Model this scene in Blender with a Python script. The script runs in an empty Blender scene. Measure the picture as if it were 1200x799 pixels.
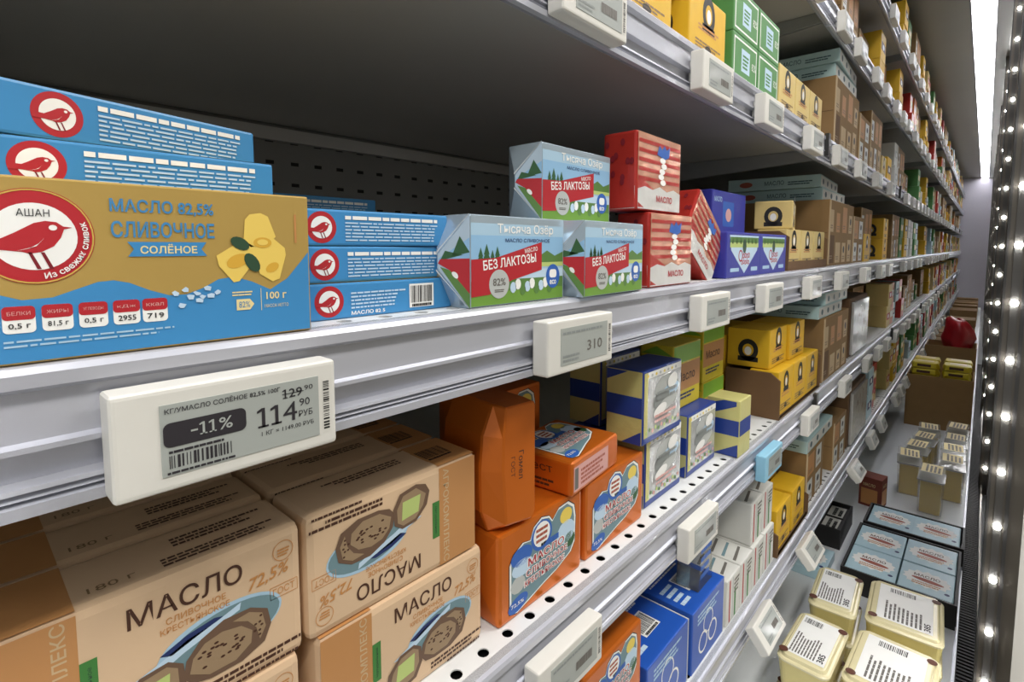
import bpy, bmesh, math, random
from mathutils import Matrix, Vector, Euler
random.seed(7)
PI = math.pi
SC = bpy.context.scene
COL = SC.collection

# ------------------------------------------------------------------ camera, world, light, exposure
cam_d = bpy.data.cameras.new('camera'); cam = bpy.data.objects.new('camera', cam_d); COL.objects.link(cam)
cam_d.sensor_fit = 'HORIZONTAL'; cam_d.sensor_width = 36.0; cam_d.lens = 610.0 / 1200 * 36.0
cam_d.shift_y = -60.5 / 1200
cam_d.clip_start = 0.01
th = math.radians(4.5926); ps = math.radians(42.2054)
Fv = Vector((-math.sin(ps) * math.cos(th), math.cos(ps) * math.cos(th), -math.sin(th)))
cam.rotation_euler = Fv.to_track_quat('-Z', 'Y').to_euler()
cam.location = (0, 0, 0)
SC.camera = cam

w = bpy.data.worlds.new('store_ambience'); SC.world = w; w.use_nodes = True
bg = w.node_tree.nodes['Background']; bg.inputs[0].default_value = (0.95, 0.97, 1.0, 1); bg.inputs[1].default_value = 0.62
vs = SC.view_settings
vs.view_transform = 'Standard'; vs.look = 'None'; vs.exposure = 0.2; vs.gamma = 1.0; vs.use_curve_mapping = False

def area(name, loc, rot, sx, sy, power, col=(1, 0.96, 0.9)):
    d = bpy.data.lights.new(name, 'AREA'); d.shape = 'RECTANGLE'; d.size = sx; d.size_y = sy; d.energy = power; d.color = col
    o = bpy.data.objects.new(name, d); COL.objects.link(o); o.location = loc; o.rotation_euler = rot
    return o
# rows of store ceiling luminaires above the aisle in front of the cabinet
for k in range(5):
    area('aisle_ceiling_light', (0.95, -0.6 + k * 2.6, 2.0), (0, math.radians(24), 0), 0.35, 1.5, 42)

# ------------------------------------------------------------------ materials
def lin(c):
    return tuple(((x / 255) / 12.92 if x / 255 <= 0.04045 else ((x / 255 + 0.055) / 1.055) ** 2.4) for x in c)
def hexc(s): return tuple(int(s[i:i + 2], 16) for i in (0, 2, 4))
_M = {}
def mat(name, col, rough=0.45, metal=0.0, var=0.06, vscale=40, bump=0.0, bscale=120, emit=0, spec=0.5, coat=0, trans=0, alpha=1):
    if name in _M: return _M[name]
    m = bpy.data.materials.new(name); m.use_nodes = True; nt = m.node_tree; b = nt.nodes['Principled BSDF']
    c = lin(hexc(col)); b.inputs['Roughness'].default_value = rough; b.inputs['Metallic'].default_value = metal
    b.inputs['Specular IOR Level'].default_value = spec
    tc = nt.nodes.new('ShaderNodeTexCoord')
    nz = nt.nodes.new('ShaderNodeTexNoise'); nz.inputs['Scale'].default_value = vscale; nz.inputs['Detail'].default_value = 3
    nt.links.new(tc.outputs['Object'], nz.inputs['Vector'])
    mx = nt.nodes.new('ShaderNodeMix'); mx.data_type = 'RGBA'
    mx.inputs[6].default_value = tuple(x * (1 - var) for x in c) + (1,); mx.inputs[7].default_value = tuple(min(1, x * (1 + var)) for x in c) + (1,)
    nt.links.new(nz.outputs['Fac'], mx.inputs[0]); nt.links.new(mx.outputs[2], b.inputs['Base Color'])
    if bump:
        n2 = nt.nodes.new('ShaderNodeTexNoise'); n2.inputs['Scale'].default_value = bscale; n2.inputs['Detail'].default_value = 2
        nt.links.new(tc.outputs['Object'], n2.inputs['Vector'])
        bp = nt.nodes.new('ShaderNodeBump'); bp.inputs['Strength'].default_value = bump; bp.inputs['Distance'].default_value = 0.004
        nt.links.new(n2.outputs['Fac'], bp.inputs['Height']); nt.links.new(bp.outputs['Normal'], b.inputs['Normal'])
    if emit:
        b.inputs['Emission Color'].default_value = c + (1,); b.inputs['Emission Strength'].default_value = emit
    if coat: b.inputs['Coat Weight'].default_value = coat; b.inputs['Coat Roughness'].default_value = 0.15
    if trans: b.inputs['Transmission Weight'].default_value = trans
    if alpha < 1: b.inputs['Alpha'].default_value = alpha
    _M[name] = m
    return m

def pm(name): return _M[name]
# print inks
for n, c in dict(white='F2F2EE', black='1B1A1A', red='B3202A', dkred='7C1220', blue='3F86B8', sky='8FBBDD', skyl='BFD7EA', navy='1C2E63', gold_ink='C9A94E',
                 grass='6E9A3A', tree='2F5B34', treel='58803F', butter='EBCB62', butterd='D9A93A', leaf='2C4A33', brown='4A2A1B', tanink='C58A4E', tealpic='6E8C94',
                 bread='9A8264', breadd='6B5240', green='3F7F3A', greytxt='6A6660', paleblue='A9C9DE', sunyel='E8CF5A', pink='D9A6A0', inkblue='2F62B5',
                 cardtxt='8A6D4A', lime='B9CB7A', purple='3A3AA8', cream='E9D79C', tealtxt='3B5A62', lightgrey='B9BDBA', midgrey='8C918F', screen='9DA3A0',
                 choc='5B3220', redbr='A5533E').items():
    mat(n, c, rough=0.5, var=0.03)
mat('gold', 'C2A25A', rough=0.34, metal=0.3, var=0.08, vscale=8, bump=0.03)
mat('carton_blue', '3E8AC2', rough=0.38, var=0.04)
mat('foil_sky', 'B9CBD8', rough=0.3, metal=0.5, bump=0.12, bscale=45)
mat('foil_silver', 'D6D9D8', rough=0.22, metal=0.5, bump=0.5, bscale=60, var=0.1)
mat('foil_red', 'B8332A', rough=0.28, metal=0.25, bump=0.3, bscale=35, var=0.12)
mat('foil_redlight', 'DFA58A', rough=0.22, metal=0.45, bump=0.4, bscale=40, var=0.15)
mat('foil_white', 'D8D8D4', rough=0.3, metal=0.2, bump=0.2, bscale=40)
mat('foil_orange', 'CF6B1C', rough=0.3, metal=0.35, bump=0.22, bscale=24, var=0.1, vscale=14)
mat('foil_orange_edge', 'D98A4A', rough=0.3, metal=0.4, bump=0.1)
mat('paper_peach', 'DABB98', rough=0.55, bump=0.06, bscale=60, var=0.05, vscale=20)
mat('paper_tan', 'C08A54', rough=0.55, bump=0.06, bscale=60, var=0.05, vscale=20)
mat('pack_blue', '243F8E', rough=0.4, var=0.06, coat=0.2)
mat('box_blue', '1F55B5', rough=0.38, var=0.05, coat=0.2)
mat('pack_violet', '33389B', rough=0.4, var=0.06)
mat('pack_yellow', 'DDB022', rough=0.5, var=0.06)
mat('pack_cream', 'D9C07A', rough=0.5, var=0.05)
mat('pack_palelemon', 'D5CF86', rough=0.35, metal=0.2, var=0.06, bump=0.15)
mat('pack_yellowgreen', 'D2BE2C', rough=0.4, var=0.08, bump=0.15)
mat('pack_lime', '7DAE2F', rough=0.4, var=0.08)
mat('pack_green', '4E8A48', rough=0.45, var=0.06)
mat('pack_white', 'D6D6D0', rough=0.45, var=0.05)
mat('pack_grey', '9FA2A0', rough=0.5, var=0.06)
mat('lid_teal', 'AECACB', rough=0.5, var=0.05)
mat('kraft', '8E6F45', rough=0.75, var=0.1, vscale=30, bump=0.05, bscale=200)
mat('kraft_dark', '6B4F33', rough=0.8, var=0.1, vscale=30)
mat('kraft_edge', 'C9B08A', rough=0.75, var=0.1)
mat('kraft_red', '7A3B2C', rough=0.75, var=0.1)
mat('rail', 'BEC0C9', rough=0.25, metal=0.3, var=0.05, vscale=6)
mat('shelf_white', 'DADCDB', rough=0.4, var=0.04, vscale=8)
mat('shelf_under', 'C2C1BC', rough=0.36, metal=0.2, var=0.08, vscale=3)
mat('bracket', '9A9C9A', rough=0.45, metal=0.3, var=0.05)
mat('void_shade', '0C0C0C', rough=0.9, var=0.05)
mat('tag_white', 'DAD8D0', rough=0.42, var=0.03)
mat('tag_blue', '8FC4DC', rough=0.4, var=0.04)
mat('tag_screen', 'A6ABA6', rough=0.28, var=0.03, coat=0.4)
mat('tag_ink', '2E2B30', rough=0.4, var=0.02)
mat('deck', 'E2E6E8', rough=0.35, var=0.05, vscale=5)
mat('canopy', '7A7666', rough=0.4, metal=0.4, var=0.08, vscale=3)
mat('post', '57524A', rough=0.35, metal=0.6, var=0.06, vscale=3)
mat('post_dark', '2B2A28', rough=0.4, var=0.1, vscale=6)
mat('grille', '1F1E1D', rough=0.55, var=0.15)
mat('end_panel', 'DAD7E2', rough=0.5, var=0.04)
mat('floor_tile', '8E8A80', rough=0.3, var=0.1, vscale=2)
mat('far_wall', 'B5B0A2', rough=0.7, var=0.1, vscale=2)
mat('led_white', 'FFFFFF', emit=130, var=0)
mat('led_tape', '3E3C38', rough=0.5)
mat('diffuser', 'F3F2F8', emit=9, var=0)
mat('tub_plastic', 'DFD08A', rough=0.22, var=0.06, coat=0.3)
mat('tub_lid', 'E4DAAE', rough=0.2, var=0.05, coat=0.5)
mat('tray_black', '1E1C1B', rough=0.5, var=0.1)
mat('sachet', 'B4D2DC', rough=0.35, var=0.05)
mat('butter_block', 'D2B650', rough=0.4, var=0.1)
mat('red_plastic', 'A91F28', rough=0.3, bump=0.4, bscale=12)
mat('brown_stuff', '7C6038', rough=0.7, var=0.25, vscale=30)
mat('film', 'C8C8C4', rough=0.15, metal=0.3, bump=0.5, bscale=30, var=0.15)

def mix_shader_glass(name, tint, gloss_fac, rough=0.03):
    m = bpy.data.materials.new(name); m.use_nodes = True; nt = m.node_tree; nt.nodes.clear()
    out = nt.nodes.new('ShaderNodeOutputMaterial'); tr = nt.nodes.new('ShaderNodeBsdfTransparent'); gl = nt.nodes.new('ShaderNodeBsdfGlossy')
    tr.inputs[0].default_value = tint + (1,); gl.inputs['Roughness'].default_value = rough
    fr = nt.nodes.new('ShaderNodeFresnel'); fr.inputs[0].default_value = 1.5
    ad = nt.nodes.new('ShaderNodeMath'); ad.operation = 'ADD'; ad.inputs[1].default_value = gloss_fac; ad.use_clamp = True
    mx = nt.nodes.new('ShaderNodeMixShader'); nt.links.new(fr.outputs[0], ad.inputs[0]); nt.links.new(ad.outputs[0], mx.inputs[0])
    nt.links.new(tr.outputs[0], mx.inputs[1]); nt.links.new(gl.outputs[0], mx.inputs[2]); nt.links.new(mx.outputs[0], out.inputs[0])
    _M[name] = m; return m
mix_shader_glass('door_glass', (0.93, 0.95, 0.94), 0.04)
mat('clear_plastic', 'E9EAE6', rough=0.12, alpha=0.24, var=0.02)
mix_shader_glass('clear_film', (0.93, 0.95, 0.99), 0.05, 0.12)

def perforated():
    """dark grey painted back panel with rows of punched slots"""
    m = mat('back_panel', '8E8E8A', rough=0.5, metal=0.2, var=0.06, vscale=4)
    nt = m.node_tree; b = nt.nodes['Principled BSDF']; L = nt.links.new
    tc = nt.nodes.new('ShaderNodeTexCoord'); sp = nt.nodes.new('ShaderNodeSeparateXYZ'); L(tc.outputs['Object'], sp.inputs[0])
    def frac(sock, pitch, half):
        a = nt.nodes.new('ShaderNodeMath'); a.operation = 'PINGPONG'; a.inputs[1].default_value = pitch / 2; L(sock, a.inputs[0])
        c = nt.nodes.new('ShaderNodeMath'); c.operation = 'LESS_THAN'; c.inputs[1].default_value = half; L(a.outputs[0], c.inputs[0]); return c.outputs[0]
    fy = frac(sp.outputs['Y'], 0.05, 0.008); fz = frac(sp.outputs['Z'], 0.042, 0.0035)
    mu = nt.nodes.new('ShaderNodeMath'); mu.operation = 'MULTIPLY'; L(fy, mu.inputs[0]); L(fz, mu.inputs[1])
    mx = nt.nodes.new('ShaderNodeMix'); mx.data_type = 'RGBA'; L(mu.outputs[0], mx.inputs[0])
    src = b.inputs['Base Color'].links[0].from_socket
    L(src, mx.inputs[6]); mx.inputs[7].default_value = (0.004, 0.004, 0.004, 1); L(mx.outputs[2], b.inputs['Base Color'])
    return m
perforated()

# ------------------------------------------------------------------ mesh helpers
def mesh_from(name, verts, faces, mats, fm=None, smooth=False):
    me = bpy.data.meshes.new(name); me.from_pydata([tuple(v) for v in verts], [], faces)
    for m in mats: me.materials.append(pm(m) if isinstance(m, str) else m)
    if fm:
        for p, k in zip(me.polygons, fm): p.material_index = k
    if smooth:
        for p in me.polygons: p.use_smooth = True
    me.update(); return me

class MB:
    """collects boxes / prisms / lathes into one mesh"""
    def __init__(s): s.v = []; s.f = []; s.m = []; s.mats = []
    def mi(s, m):
        if m not in s.mats: s.mats.append(m)
        return s.mats.index(m)
    def box(s, x0, x1, y0, y1, z0, z1, m):
        n = len(s.v); k = s.mi(m)
        s.v += [(x, y, z) for z in (z0, z1) for y in (y0, y1) for x in (x0, x1)]
        for q in ((0, 2, 3, 1), (4, 5, 7, 6), (0, 1, 5, 4), (1, 3, 7, 5), (3, 2, 6, 7), (2, 0, 4, 6)):
            s.f.append(tuple(n + i for i in q)); s.m.append(k)
        return s
    def poly(s, pts, m):
        n = len(s.v); s.v += [tuple(p) for p in pts]; s.f.append(tuple(range(n, n + len(pts)))); s.m.append(s.mi(m)); return s
    def prism(s, pts, axis, a, b, m):
        """pts: 2D outline, extruded along axis ('x','y','z') from a to b"""
        def P(p, t): return {'x': (t, p[0], p[1]), 'y': (p[0], t, p[1]), 'z': (p[0], p[1], t)}[axis]
        n = len(s.v); N = len(pts); k = s.mi(m)
        s.v += [P(p, a) for p in pts] + [P(p, b) for p in pts]
        s.f.append(tuple(n + i for i in range(N))[::-1]); s.m.append(k)
        s.f.append(tuple(n + N + i for i in range(N))); s.m.append(k)
        for i in range(N):
            j = (i + 1) % N; s.f.append((n + i, n + j, n + N + j, n + N + i)); s.m.append(k)
        return s
    def build(s, name, smooth=False, fix=True):
        me = mesh_from(name, s.v, s.f, s.mats, s.m, smooth)
        if fix:
            bm = bmesh.new(); bm.from_mesh(me); bmesh.ops.recalc_face_normals(bm, faces=bm.faces); bm.to_mesh(me); bm.free()
        return me

def rbox(name, w_, d_, h_, m, r=0.002, seg=2, jit=0.0, slots=None):
    """bevelled box, base centre at origin"""
    bm = bmesh.new(); bmesh.ops.create_cube(bm, size=1)
    bmesh.ops.scale(bm, vec=(w_, d_, h_), verts=bm.verts); bmesh.ops.translate(bm, vec=(0, 0, h_ / 2), verts=bm.verts)
    if jit:
        rr = random.Random(len(name) * 31 + int(w_ * 9999))
        for v in bm.verts: v.co += Vector((rr.uniform(-jit, jit), rr.uniform(-jit, jit), 0 if v.co.z < 1e-6 else rr.uniform(-jit, 0)))
    bmesh.ops.bevel(bm, geom=list(bm.edges), offset=min(r, 0.45 * min(w_, d_, h_)), segments=seg, affect='EDGES', profile=0.6)
    me = bpy.data.meshes.new(name); bm.to_mesh(me); bm.free()
    me.materials.append(pm(m))
    return me

def foil_brick(name, w_, d_, h_, m, bulge=0.006, r=0.003):
    """foil-wrapped brick: soft edges, both ends gathered into folded envelope points"""
    bm = bmesh.new()
    x, y = w_ / 2, d_ / 2
    V = [bm.verts.new(p) for p in ((-x, -y, 0), (x, -y, 0), (x, y, 0), (-x, y, 0), (-x, -y, h_), (x, -y, h_), (x, y, h_), (-x, y, h_))]
    for q in ((0, 3, 2, 1), (4, 5, 6, 7), (0, 1, 5, 4), (2, 3, 7, 6)): bm.faces.new([V[i] for i in q])
    for sx, ring in ((-1, (0, 4, 7, 3)), (1, (1, 2, 6, 5))):
        if h_ >= d_: a, b = (sx * (x + bulge), 0, h_ * 0.42), (sx * (x + bulge), 0, h_ * 0.58)
        else: a, b = (sx * (x + bulge), -d_ * 0.1, h_ / 2), (sx * (x + bulge), d_ * 0.1, h_ / 2)
        A, B = bm.verts.new(a), bm.verts.new(b)
        c = [V[i] for i in ring]
        if h_ >= d_:
            lo = [v for v in c if v.co.z < 1e-6]; hi = [v for v in c if v.co.z > 1e-6]
            fr = [v for v in c if v.co.y < 0]; bk = [v for v in c if v.co.y > 0]
            bm.faces.new((lo[0], lo[1], A)); bm.faces.new((hi[0], hi[1], B))
            for s2 in (fr, bk):
                l = min(s2, key=lambda v: v.co.z); t = max(s2, key=lambda v: v.co.z); bm.faces.new((l, t, B, A))
        else:
            fr = [v for v in c if v.co.y < 0]; bk = [v for v in c if v.co.y > 0]
            bm.faces.new((fr[0], fr[1], A)); bm.faces.new((bk[0], bk[1], B))
            for s2 in ([v for v in c if v.co.z < 1e-6], [v for v in c if v.co.z > 1e-6]):
                l = min(s2, key=lambda v: v.co.y); t = max(s2, key=lambda v: v.co.y); bm.faces.new((l, t, B, A))
    bmesh.ops.recalc_face_normals(bm, faces=bm.faces)
    bmesh.ops.bevel(bm, geom=[e for e in bm.edges if e.calc_face_angle(0) > 1.2], offset=r, segments=2, affect='EDGES', profile=0.6)
    me = bpy.data.meshes.new(name); bm.to_mesh(me); bm.free(); me.materials.append(pm(m)); return me

def loft(rings, cap=True):
    V = []; Fc = []; N = len(rings[0])
    for r in rings: V += r
    for a in range(len(rings) - 1):
        for i in range(N): j = (i + 1) % N; Fc.append((a * N + i, a * N + j, (a + 1) * N + j, (a + 1) * N + i))
    if cap: Fc.append(tuple(range(N))[::-1]); Fc.append(tuple((len(rings) - 1) * N + i for i in range(N)))
    return V, Fc
def rr_ring(w_, d_, r, z, n=5):
    pts = []
    for cx, cy, a0 in ((w_ / 2 - r, -d_ / 2 + r, -90), (w_ / 2 - r, d_ / 2 - r, 0), (-w_ / 2 + r, d_ / 2 - r, 90), (-w_ / 2 + r, -d_ / 2 + r, 180)):
        for i in range(n): a = math.radians(a0 + 90 * i / (n - 1)); pts.append((cx + r * math.cos(a), cy + r * math.sin(a), z))
    return pts

# ------------------------------------------------------------------ print (flat ink on a face)
_T = {}
def text_mesh(s, bold=0.0):
    k = (s, bold)
    if k not in _T:
        c = bpy.data.curves.new('t', 'FONT'); c.body = s; c.resolution_u = 2; c.offset = bold
        o = bpy.data.objects.new('t', c); me = bpy.data.meshes.new_from_object(o)
        vs_ = [(v.co.x, v.co.y) for v in me.vertices]; fs = [tuple(p.vertices) for p in me.polygons]
        x0 = min(v[0] for v in vs_); x1 = max(v[0] for v in vs_); y0 = min(v[1] for v in vs_); y1 = max(v[1] for v in vs_)
        _T[k] = ([((a - x0) / (x1 - x0), (b - y0) / (y1 - y0)) for a, b in vs_], fs, (x1 - x0) / (y1 - y0))
        bpy.data.objects.remove(o); bpy.data.curves.remove(c); bpy.data.meshes.remove(me)
    return _T[k]

class Print:
    def __init__(s): s.p = []; s.layer = 0
    def up(s): s.layer += 1; return s
    def poly(s, pts, m): s.p.append((list(pts), [tuple(range(len(pts)))], m, s.layer)); return s
    def rect(s, x, y, w_, h_, m): return s.poly([(x, y), (x + w_, y), (x + w_, y + h_), (x, y + h_)], m)
    def rrect(s, x, y, w_, h_, r, m, n=4):
        pts = []
        for cx, cy, a0 in ((x + w_ - r, y + r, -90), (x + w_ - r, y + h_ - r, 0), (x + r, y + h_ - r, 90), (x + r, y + r, 180)):
            for i in range(n + 1):
                a = math.radians(a0 + 90 * i / n); pts.append((cx + r * math.cos(a), cy + r * math.sin(a)))
        return s.poly(pts, m)
    def ell(s, cx, cy, rx, ry, m, n=28, rot=0):
        c, q = math.cos(rot), math.sin(rot); pts = []
        for i in range(n):
            a = 2 * PI * i / n; u, v = rx * math.cos(a), ry * math.sin(a); pts.append((cx + u * c - v * q, cy + u * q + v * c))
        return s.poly(pts, m)
    def ring(s, cx, cy, r0, r1, m, n=28, ry=1.0):
        V = []; Fc = []
        for i in range(n):
            a = 2 * PI * i / n; V += [(cx + r0 * math.cos(a), cy + ry * r0 * math.sin(a)), (cx + r1 * math.cos(a), cy + ry * r1 * math.sin(a))]
        for i in range(n):
            j = (i + 1) % n; Fc.append((2 * i, 2 * i + 1, 2 * j + 1, 2 * j))
        s.p.append((V, Fc, m, s.layer)); return s
    def frame(s, x, y, w_, h_, t, m):
        s.rect(x, y, w_, t, m); s.rect(x, y + h_ - t, w_, t, m); s.rect(x, y + t, t, h_ - 2 * t, m); s.rect(x + w_ - t, y + t, t, h_ - 2 * t, m); return s
    def text(s, t, x, y, w_, h_, m, bold=0.0, rot=0, shear=0):
        """fit the text into the box with lower left (x, y); rot (degrees) turns it about that corner"""
        V, Fc, _ = text_mesh(t, bold); c, q = math.cos(math.radians(rot)), math.sin(math.radians(rot)); out = []
        for a, b in V:
            u, v = a * w_ + shear * b * h_, b * h_; out.append((x + u * c - v * q, y + u * q + v * c))
        s.p.append((out, Fc, m, s.layer)); return s
    def arc_text(s, t, cx, cy, r, a0, a1, h_, m, bold=0.0):
        """text along an arc, feet towards the centre when a1 < a0, else heads towards the centre"""
        V, Fc, _ = text_mesh(t, bold); out = []
        for a, b in V:
            an = math.radians(a0 + (a1 - a0) * a); rr = r + (b * h_ if a1 < a0 else -b * h_)
            out.append((cx + rr * math.cos(an), cy + rr * math.sin(an)))
        s.p.append((out, Fc, m, s.layer)); return s
    def lines(s, x, y, w_, h_, n, m, fill=0.55, word=0.08, seed=1, ragged=0.25):
        """small print: rows of word-shaped strokes"""
        r = random.Random(seed); V = []; Fc = []
        for i in range(n):
            yy = y + h_ * (n - 1 - i) / n; hh = h_ / n * fill; xx = x; end = x + w_ * (1 - (ragged * r.random() if i else 0))
            while xx < end - 1e-5:
                l = min(w_ * word * r.uniform(0.4, 1.6), end - xx); k = len(V)
                V += [(xx, yy), (xx + l, yy), (xx + l, yy + hh), (xx, yy + hh)]; Fc.append((k, k + 1, k + 2, k + 3)); xx += l + w_ * 0.014
        s.p.append((V, Fc, m, s.layer)); return s
    def barcode(s, x, y, w_, h_, vertical=False, seed=3, bg_='white'):
        s.rect(x, y, w_, h_, bg_); s.up(); r = random.Random(seed)
        L = h_ if vertical else w_; t = L * 0.06
        while t < L * 0.93:
            b = L * r.choice((0.012, 0.02, 0.032)); 
            if vertical: s.rect(x + w_ * 0.08, y + t, w_ * 0.8, b, 'black')
            else: s.rect(x + t, y + h_ * 0.2, b, h_ * 0.72, 'black')
            t += b + L * r.choice((0.012, 0.02, 0.03))
        if not vertical: s.lines(x + w_ * .1, y + h_ * .03, w_ * .8, h_ * .14, 1, 'black', fill=.8)
        return s
    def clip(s, w_, h_):
        """cut the ink where the sheet ends"""
        def cut(poly, ax, lim, keep_less):
            out = []; n = len(poly)
            for i in range(n):
                a, b = poly[i], poly[(i + 1) % n]
                ia = (a[ax] <= lim) == keep_less or a[ax] == lim; ib = (b[ax] <= lim) == keep_less or b[ax] == lim
                if ia: out.append(a)
                if ia != ib:
                    t = (lim - a[ax]) / (b[ax] - a[ax]); out.append((a[0] + (b[0] - a[0]) * t, a[1] + (b[1] - a[1]) * t))
            return out
        new = []
        for V, Fc, m, ly in s.p:
            if all(-1e-9 <= v[0] <= w_ + 1e-9 and -1e-9 <= v[1] <= h_ + 1e-9 for v in V): new.append((V, Fc, m, ly)); continue
            for f in Fc:
                p = [V[i] for i in f]
                for ax, lim, kl in ((0, w_, True), (0, 0, False), (1, h_, True), (1, 0, False)):
                    if len(p) > 2: p = cut(p, ax, lim, kl)
                if len(p) > 2: new.append((p, [tuple(range(len(p)))], m, ly))
        s.p = new; return s
    def mesh(s, name, fmap, step=0.00012):
        V = []; Fc = []; fm = []; mats = []
        for P, F_, m, ly in s.p:
            n = len(V); V += [fmap(a, b, step * (ly + 1)) for a, b in P]
            if m not in mats: mats.append(m)
            for f in F_: Fc.append(tuple(n + i for i in f)); fm.append(mats.index(m))
        return mesh_from(name, V, Fc, mats, fm)

def F_front(w_, d_, h_): return lambda u, v, o: (-w_ / 2 + u, -d_ / 2 - o, v)
def F_left(w_, d_, h_): return lambda u, v, o: (-w_ / 2 - o, d_ / 2 - u, v)
def F_right(w_, d_, h_): return lambda u, v, o: (w_ / 2 + o, -d_ / 2 + u, v)
def F_top(w_, d_, h_): return lambda u, v, o: (-w_ / 2 + u, -d_ / 2 + v, h_ + o)
def F_lefttri(w_, d_, h_, b):
    """u 0..1 from the front edge to the end point, v 0..h: the folded triangle next to the front face"""
    nrm = Vector((-d_ / 2, -b, 0)).normalized()
    def f(u, v, o):
        z = v * (1 - u) + (h_ * 0.42 + 0.16 * v) * u
        return (-w_ / 2 - b * u + nrm.x * (o + 0.0006), -d_ / 2 + d_ / 2 * u + nrm.y * (o + 0.0006), z)
    return f

# ------------------------------------------------------------------ kinds and placing
K = {}
def kind(name, body, size, parts): K[name] = dict(body=body, size=size, parts=parts)
def link(name, me, parent=None):
    o = bpy.data.objects.new(name, me); COL.objects.link(o)
    if parent is not None: o.parent = parent
    return o
def tag(o, label, cat=None, group=None, kind_=None):
    o['label'] = label
    if cat: o['category'] = cat
    if group: o['group'] = group
    if kind_: o['kind'] = kind_
    return o
def inst(kn, name, M, label, cat, group=None):
    k = K[kn]; o = link(name, k['body']); o.matrix_world = M
    for pn, me, subs in k['parts']:
        p = link(pn, me, o)
        for sn, sm in subs: link(sn, sm, p)
    return tag(o, label, cat, group)
def put(kn, name, xf, y0, z0, label, cat, group=None, rz=0, flip=False, tx=0):
    """front face at world x = xf, near end at y = y0, base at z0; front looks at the aisle"""
    w_, d_, h_ = K[kn]['size']
    M = Matrix.Translation((xf - d_ / 2, y0 + w_ / 2, z0)) @ Matrix.Rotation(PI / 2 + math.radians(rz), 4, 'Z')
    if flip: M = M @ Matrix.Translation((0, 0, h_)) @ Matrix.Rotation(PI, 4, 'Y')
    if tx: M = M @ Matrix.Rotation(math.radians(tx), 4, 'X')
    return inst(kn, name, M, label, cat, group)
def put_m(kn, name, loc, eul, label, cat, group=None):
    M = Matrix.Translation(loc) @ Euler([math.radians(a) for a in eul], 'XYZ').to_matrix().to_4x4()
    return inst(kn, name, M, label, cat, group)

# ================================================================== the cabinet (setting)
BAY = 1.45; BAYS = range(-1, 8)
LEVELS = [('top', 0.88), ('second', 0.59), ('third', 0.27), ('fourth', -0.05), ('fifth', -0.37), ('sixth', -0.69)]
XB = -1.05; DECK = -1.0
def structure(name, me, label):
    return tag(link(name, me), label, None, None, 'structure')
structure('wall_back', MB().box(XB - 0.02, XB, -1.5, 11.7, -1.05, 1.3, 'back_panel').build('wall_back'), 'dark perforated back panel of the chilled cabinet')
structure('wall_end', MB().box(XB, 0.1, 11.65, 11.7, -1.3, 1.3, 'end_panel').build('wall_end'), 'pale lilac end panel closing the far end of the cabinet')
structure('wall_right', MB().box(3.4, 3.45, -4, 14, -1.3, 2.6, 'far_wall').build('wall_right'), 'pale shop wall across the aisle behind the glass doors')
structure('floor', MB().box(0.09, 3.4, -4, 14, -1.34, -1.3, 'floor_tile').build('floor'), 'grey shop floor of the aisle')
dk = structure('floor_deck', MB().box(XB, -0.006, -1.5, 11.65, DECK - 0.02, DECK, 'deck').build('deck'), 'white metal bottom deck of the cabinet')
link('deck_lip', MB().box(-0.006, -0.001, -1.5, 11.65, DECK - 0.02, DECK + 0.012, 'rail').build('deck_lip'), dk)
cp = structure('ceiling', MB().box(XB, -0.118, -1.5, 11.65, 1.15, 1.26, 'canopy').build('canopy'), 'dark metal canopy above the top shelf')
link('diffuser', MB().box(-0.112, -0.02, -1.5, 11.65, 1.156, 1.166, 'diffuser').build('diffuser'), cp)
link('canopy_edge', MB().box(-0.118, -0.112, -1.5, 11.65, 1.143, 1.26, 'post_dark').build('canopy_edge'), cp)
hd = structure('trim_1', MB().box(-0.02, 0.085, -1.5, 11.65, 1.13, 1.3, 'post').build('header'), 'metal header rail above the glass doors')
gr = structure('trim_2', MB().box(0.0, 0.085, -1.5, 11.65, -1.3, -1.03, 'grille').build('grille_base'), 'dark sill with air intake grille below the glass doors')
sl = MB()
yy = 0.9
while yy < 6.0:
    sl.box(0.002, 0.034, yy, yy + 0.007, -1.03, -1.006, 'grille'); yy += 0.014
o = link('grille_slats', sl.build('grille_slats'), gr); o['kind'] = 'stuff'
link('door_track', MB().box(0.036, 0.042, -1.5, 11.65, -1.03, -0.99, 'post').build('door_track'), gr)

# shelves ----------------------------------------------------------
def perforated_strip(x0, x1, y0, y1, n, r):
    V = []; Fc = []; p = (y1 - y0) / n; cx = (x0 + x1) / 2; N = 12
    for i in range(n):
        cy = y0 + p * (i + 0.5); hx, hy = (x1 - x0) / 2, p / 2; b = len(V)
        for k in range(N):
            a = 2 * PI * k / N + PI / 4; c, s_ = math.cos(a), math.sin(a)
            q = min(hx / max(1e-9, abs(c)), hy / max(1e-9, abs(s_))) if k % 3 else None
            V.append((cx + hx * (1 if c > 0 else -1), cy + hy * (1 if s_ > 0 else -1), 0) if k % 3 == 0 else (cx + c * q, cy + s_ * q, 0))
            V.append((cx + r * c, cy + r * s_, 0)); V.append((cx + r * c, cy + r * s_, -0.0012))
        for k in range(N):
            j = (k + 1) % N
            Fc.append((b + 3 * k, b + 3 * j, b + 3 * j + 1, b + 3 * k + 1)); Fc.append((b + 3 * k + 1, b + 3 * j + 1, b + 3 * j + 2, b + 3 * k + 2))
    return V, Fc
ya, yb = 0.003, BAY - 0.003
V, Fc = perforated_strip(-0.338, -0.304, ya, yb, 44, 0.0056)
n = len(V); V += [(XB + 0.02, ya, 0), (-0.338, ya, 0), (-0.338, yb, 0), (XB + 0.02, yb, 0)]; Fc.append((n, n + 1, n + 2, n + 3))
ME_TOP = mesh_from('top_sheet', V, Fc, ['shelf_white'])
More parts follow.
